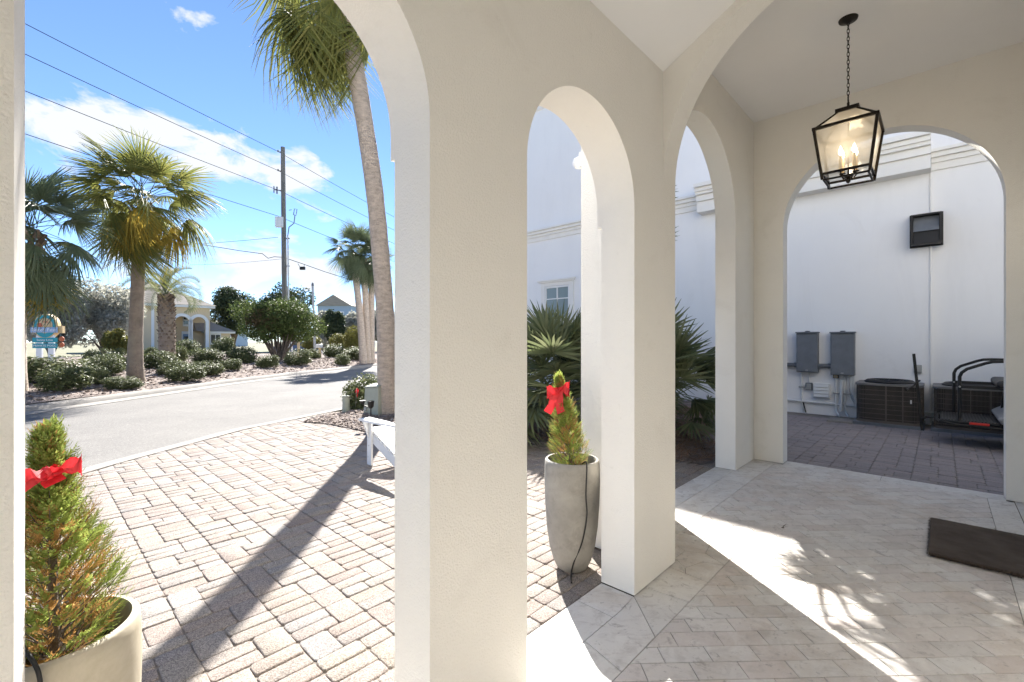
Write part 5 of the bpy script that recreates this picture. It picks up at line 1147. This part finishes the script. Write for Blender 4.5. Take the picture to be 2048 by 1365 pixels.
for zc_, s_ in ((pt(0,680.5,21.5).z-.25,'Sunny Love'),(pt(0,692,21.5).z-.25,'PRIVATE POOL')):
    pb = MB().bx(-.46,.46,-.085,-.061,zc_-.11,zc_+.11).build('name_board', M['teal'], sg); text(s_, .13, (0,-.091,zc_), 'white_paint', pb)
for z in (.52,.80): disc(.10,.12,.0,.04,'orange','reflector',sg,18,.58,cz-1.75+z+.35)
PY = 28.; pb_ = pt(569, 715, PY); pb_.z = .2
up_ = thing('utility_pole', 'tall weathered wooden utility pole behind the spreading tree', 'utility pole', pb_)
pz = lambda py: pt(0,py,PY).z-.2; pxo = lambda px: (px-569)/F*PY
MB().tube([(.05,0,-.3),(0,0,4),(-.06,0,pz(420)),(-.10,0,pz(295))], [.165,.15,.135,.12], 14).build('pole', M['wood_pole'], up_, smooth=50)
for py in (305,343): MB().tube([(-.1,0,pz(py)),(pxo(556),-.0,pz(py)+.03)], .03, 6).lathe([(.03,0),(.055,.04),(.03,.08),(.045,.11),(0,.13)], 10, (pxo(556),0,pz(py)+.02)).build('insulator_arm', M['metal_grey'], up_)
MB().tube([(-.1,0,pz(382)),(pxo(548),0,pz(380))], .03, 6).tube([(pxo(548),0,pz(386)),(pxo(548),0,pz(373))], .035, 6).tube([(pxo(554),0,pz(388)),(pxo(554),0,pz(374))], .045, 6).build('fuse_switch', M['metal_grey'], up_)
MB().tube([(pxo(578),0,pz(421)),(pxo(583),0,pz(420))], .02, 6).tube([(pxo(587),0,pz(430)),(pxo(589),0,pz(418)),(pxo(594),0,pz(419)),(pxo(592),0,pz(431)),(pxo(587),0,pz(430))], .025, 6).tube([(pxo(590),0,pz(431)),(pxo(588),0,pz(447)),(pxo(578),0,pz(455)),(pxo(576),-.05,pz(475))], .03, 6).build('cutout', M['metal_grey'], up_)
bevel(MB().bx(pxo(555),pxo(569.5),-.32,-.13,pz(457),pz(436)).build('equipment_box', M['pvc'], up_), .03)
MB().tube([(pxo(577),-.08,pz(475)),(pxo(578.5),-.08,pz(600)),(pxo(580),-.08,0)], .05, 8).build('riser_pipe', M['pvc'], up_, smooth=40)
for py in (478,533): MB().bx(pxo(571),pxo(580),-.12,-.02,pz(py)-.03,pz(py)+.03).build('bracket', M['metal_grey'], up_)
def wire(label, pts, r=.014): 
    p0 = Vector(pts[0]); t = thing('wire', label, 'wire', p0, 0, 'overhead wires on the utility pole'); MB().tube([Vector(p)-p0 for p in pts], r, 5).build('cable', M['wire'], t, smooth=60)
def sagline(a, b, sag, k=24): return [a.lerp(b,i/k)-Vector((0,0,sag*4*(i/k)*(1-i/k))) for i in range(k+1)]
wd_ = Vector((-.30,-.954,0))
for py, yl, lab in ((304,42,'topmost overhead wire from the pole to the left'),(342,103,'second overhead wire from the top, running left'),(381,176,'third overhead wire from the top, running left'),(433,262,'fourth overhead wire, level with the grey box')):
    P0 = pt(557, py, PY); h = P0.z; u = (50-1024)/F
    tq = (u*P0.y-P0.x)/(wd_.x-u*wd_.y); Q = P0+wd_*tq; zq = CAMZ+(682.5-yl)/F*Q.y; Q.z = zq; far = P0+(Q-P0)*1.9; far.z = P0.z+(Q.z-P0.z)*2.1
    wire(lab, sagline(P0, far, .12))
    E_ = P0-wd_*40; E_.z = h+.1; wire(lab.replace('to the left','away to the right').replace('running left','running right').replace('level with the grey box','running right from the grey box'), sagline(P0, E_, .75))
wire('service wire from the pole drooping to the far left', sagline(pt(556,475,PY), pt(120,492,40), .3), .012)
wire('twisted cable rising left from the pole, passing behind the stained palm', [pt(x,y,PY+(569-x)*.02) for x, y in ((566,515),(548,514),(536,517),(525,508),(480,502),(400,489),(330,474),(285,466),(200,448))], .02)
wire('cable running right from the pole with a black splice box', [pt(x,y,PY+(x-566)*.03) for x, y in ((570,516),(590,523),(605,528),(650,544),(720,566),(790,590))], .02)
wire('faint lower wire left of the pole', sagline(pt(566,518,PY), pt(380,530,48), .1), .010)
t = thing('splice_box', 'small black splice box hanging from the cable right of the pole', 'splice box', pt(605,537,PY+1.1)); bevel(MB().bx(-.16,.16,-.08,.08,-.1,.1).build('case', M['black'], t), .02); MB().tube([(-.3,0,.3),(-.15,0,.06)], .015, 5).tube([(.1,0,.09),(.12,0,.27)], .015, 5).build('hanger', M['black'], t)
b = pt(628, 705, 33); b.z = .1; t = thing('steel_pole', 'slim galvanised pole right of the spreading tree', 'pole', b); MB().tube([(.1,0,-.2),(0,0,2.5),(-.10,0,pt(0,572,33).z-.1)], [.09,.085,.075], 10).build('post', M['metal_light'], t, smooth=50); MB().lathe([(.085,0),(.09,.1),(.05,.25),(0,.27)], 10, (-.10,0,pt(0,572,33).z-.12)).build('cap', M['metal_grey'], t)
b = pt(640, 700, 30); b.z = .2; t = thing('mailbox', 'white mailbox on a tan post beyond the island', 'mailbox', b); MB().bx(-.07,.07,-.05,.05,-.2,.75).build('post', M['sign_sand'], t); bevel(MB().bx(-.19,.12,-.25,.2,.751,.99).build('box', M['white_paint'], t), .04)
b = pt(655, 700, 34); b.z = .15; t = thing('white_railing', 'low white post and rail fence beside the mailbox', 'fence', b)
for x in (-.1,.75): MB().bx(x-.06,x+.06,-.05,.05,-.2,.7).build('post', M['white_paint'], t)
MB().bx(-.3,.9,-.02,.02,.701,.78).build('rail', M['white_paint'], t); MB().bar((-.55,0,.62),(-.12,0,.1),.05,.06).build('brace', M['white_paint'], t)
for px, lab in ((586,'white slanted stake behind the spreading tree trunk'),(597,'thick tan post behind the spreading tree')):
    b = pt(px, 702, 31); b.z = .15; t = thing('garden_post', lab, 'post', b); MB().bar((0,0,-.1),(-.12 if px == 586 else 0,0,1.45),.13 if px != 586 else .07,.13 if px != 586 else .07).build('post', M['white_paint' if px == 586 else 'sign_sand'], t); MB().bx(-.09,.09,-.09,.09,1.455,1.49).build('cap', M['white_paint'], t) if px != 586 else MB().bx(-.16,-.08,-.04,.04,1.452,1.475).build('cap', M['white_paint'], t)
b = pt(592, 697, 47); b.z = 0; t = thing('parked_car', 'dark blue car glimpsed through the stems of the spreading tree', 'car', b, R(20))
pr = [(-2.1,.35),(-2.15,.7),(-1.9,.85),(-1.2,.92),(-.7,1.38),(.6,1.42),(1.2,.98),(2.0,.88),(2.15,.6),(2.1,.35)]; n = len(pr)
bevel(recalc(MB().add([(p[0],y,p[1]) for y in (-.85,.85) for p in pr], [tuple(range(n)),tuple(range(2*n-1,n-1,-1))]+[(i,(i+1)%n,(i+1)%n+n,i+n) for i in range(n)]).build('body', M['vehicle_blue'], t)), .06)
for y in (-.856,.856): MB().add([(-.95,y,.95),(-.62,y,1.30),(.55,y,1.33),(.98,y,.98)], [(0,1,2,3)]).build('side_window', M['glass_dark'], t)
for x in (-1.3,1.3):
    for y in (-.8,.8): o = MB().lathe([(0,-.1),(.30,-.1),(.33,0),(.30,.1),(0,.1)], 20).build('wheel', M['rubber'], t, smooth=40); o.rotation_euler = (R(90),0,0); o.location = (x,y,.33)
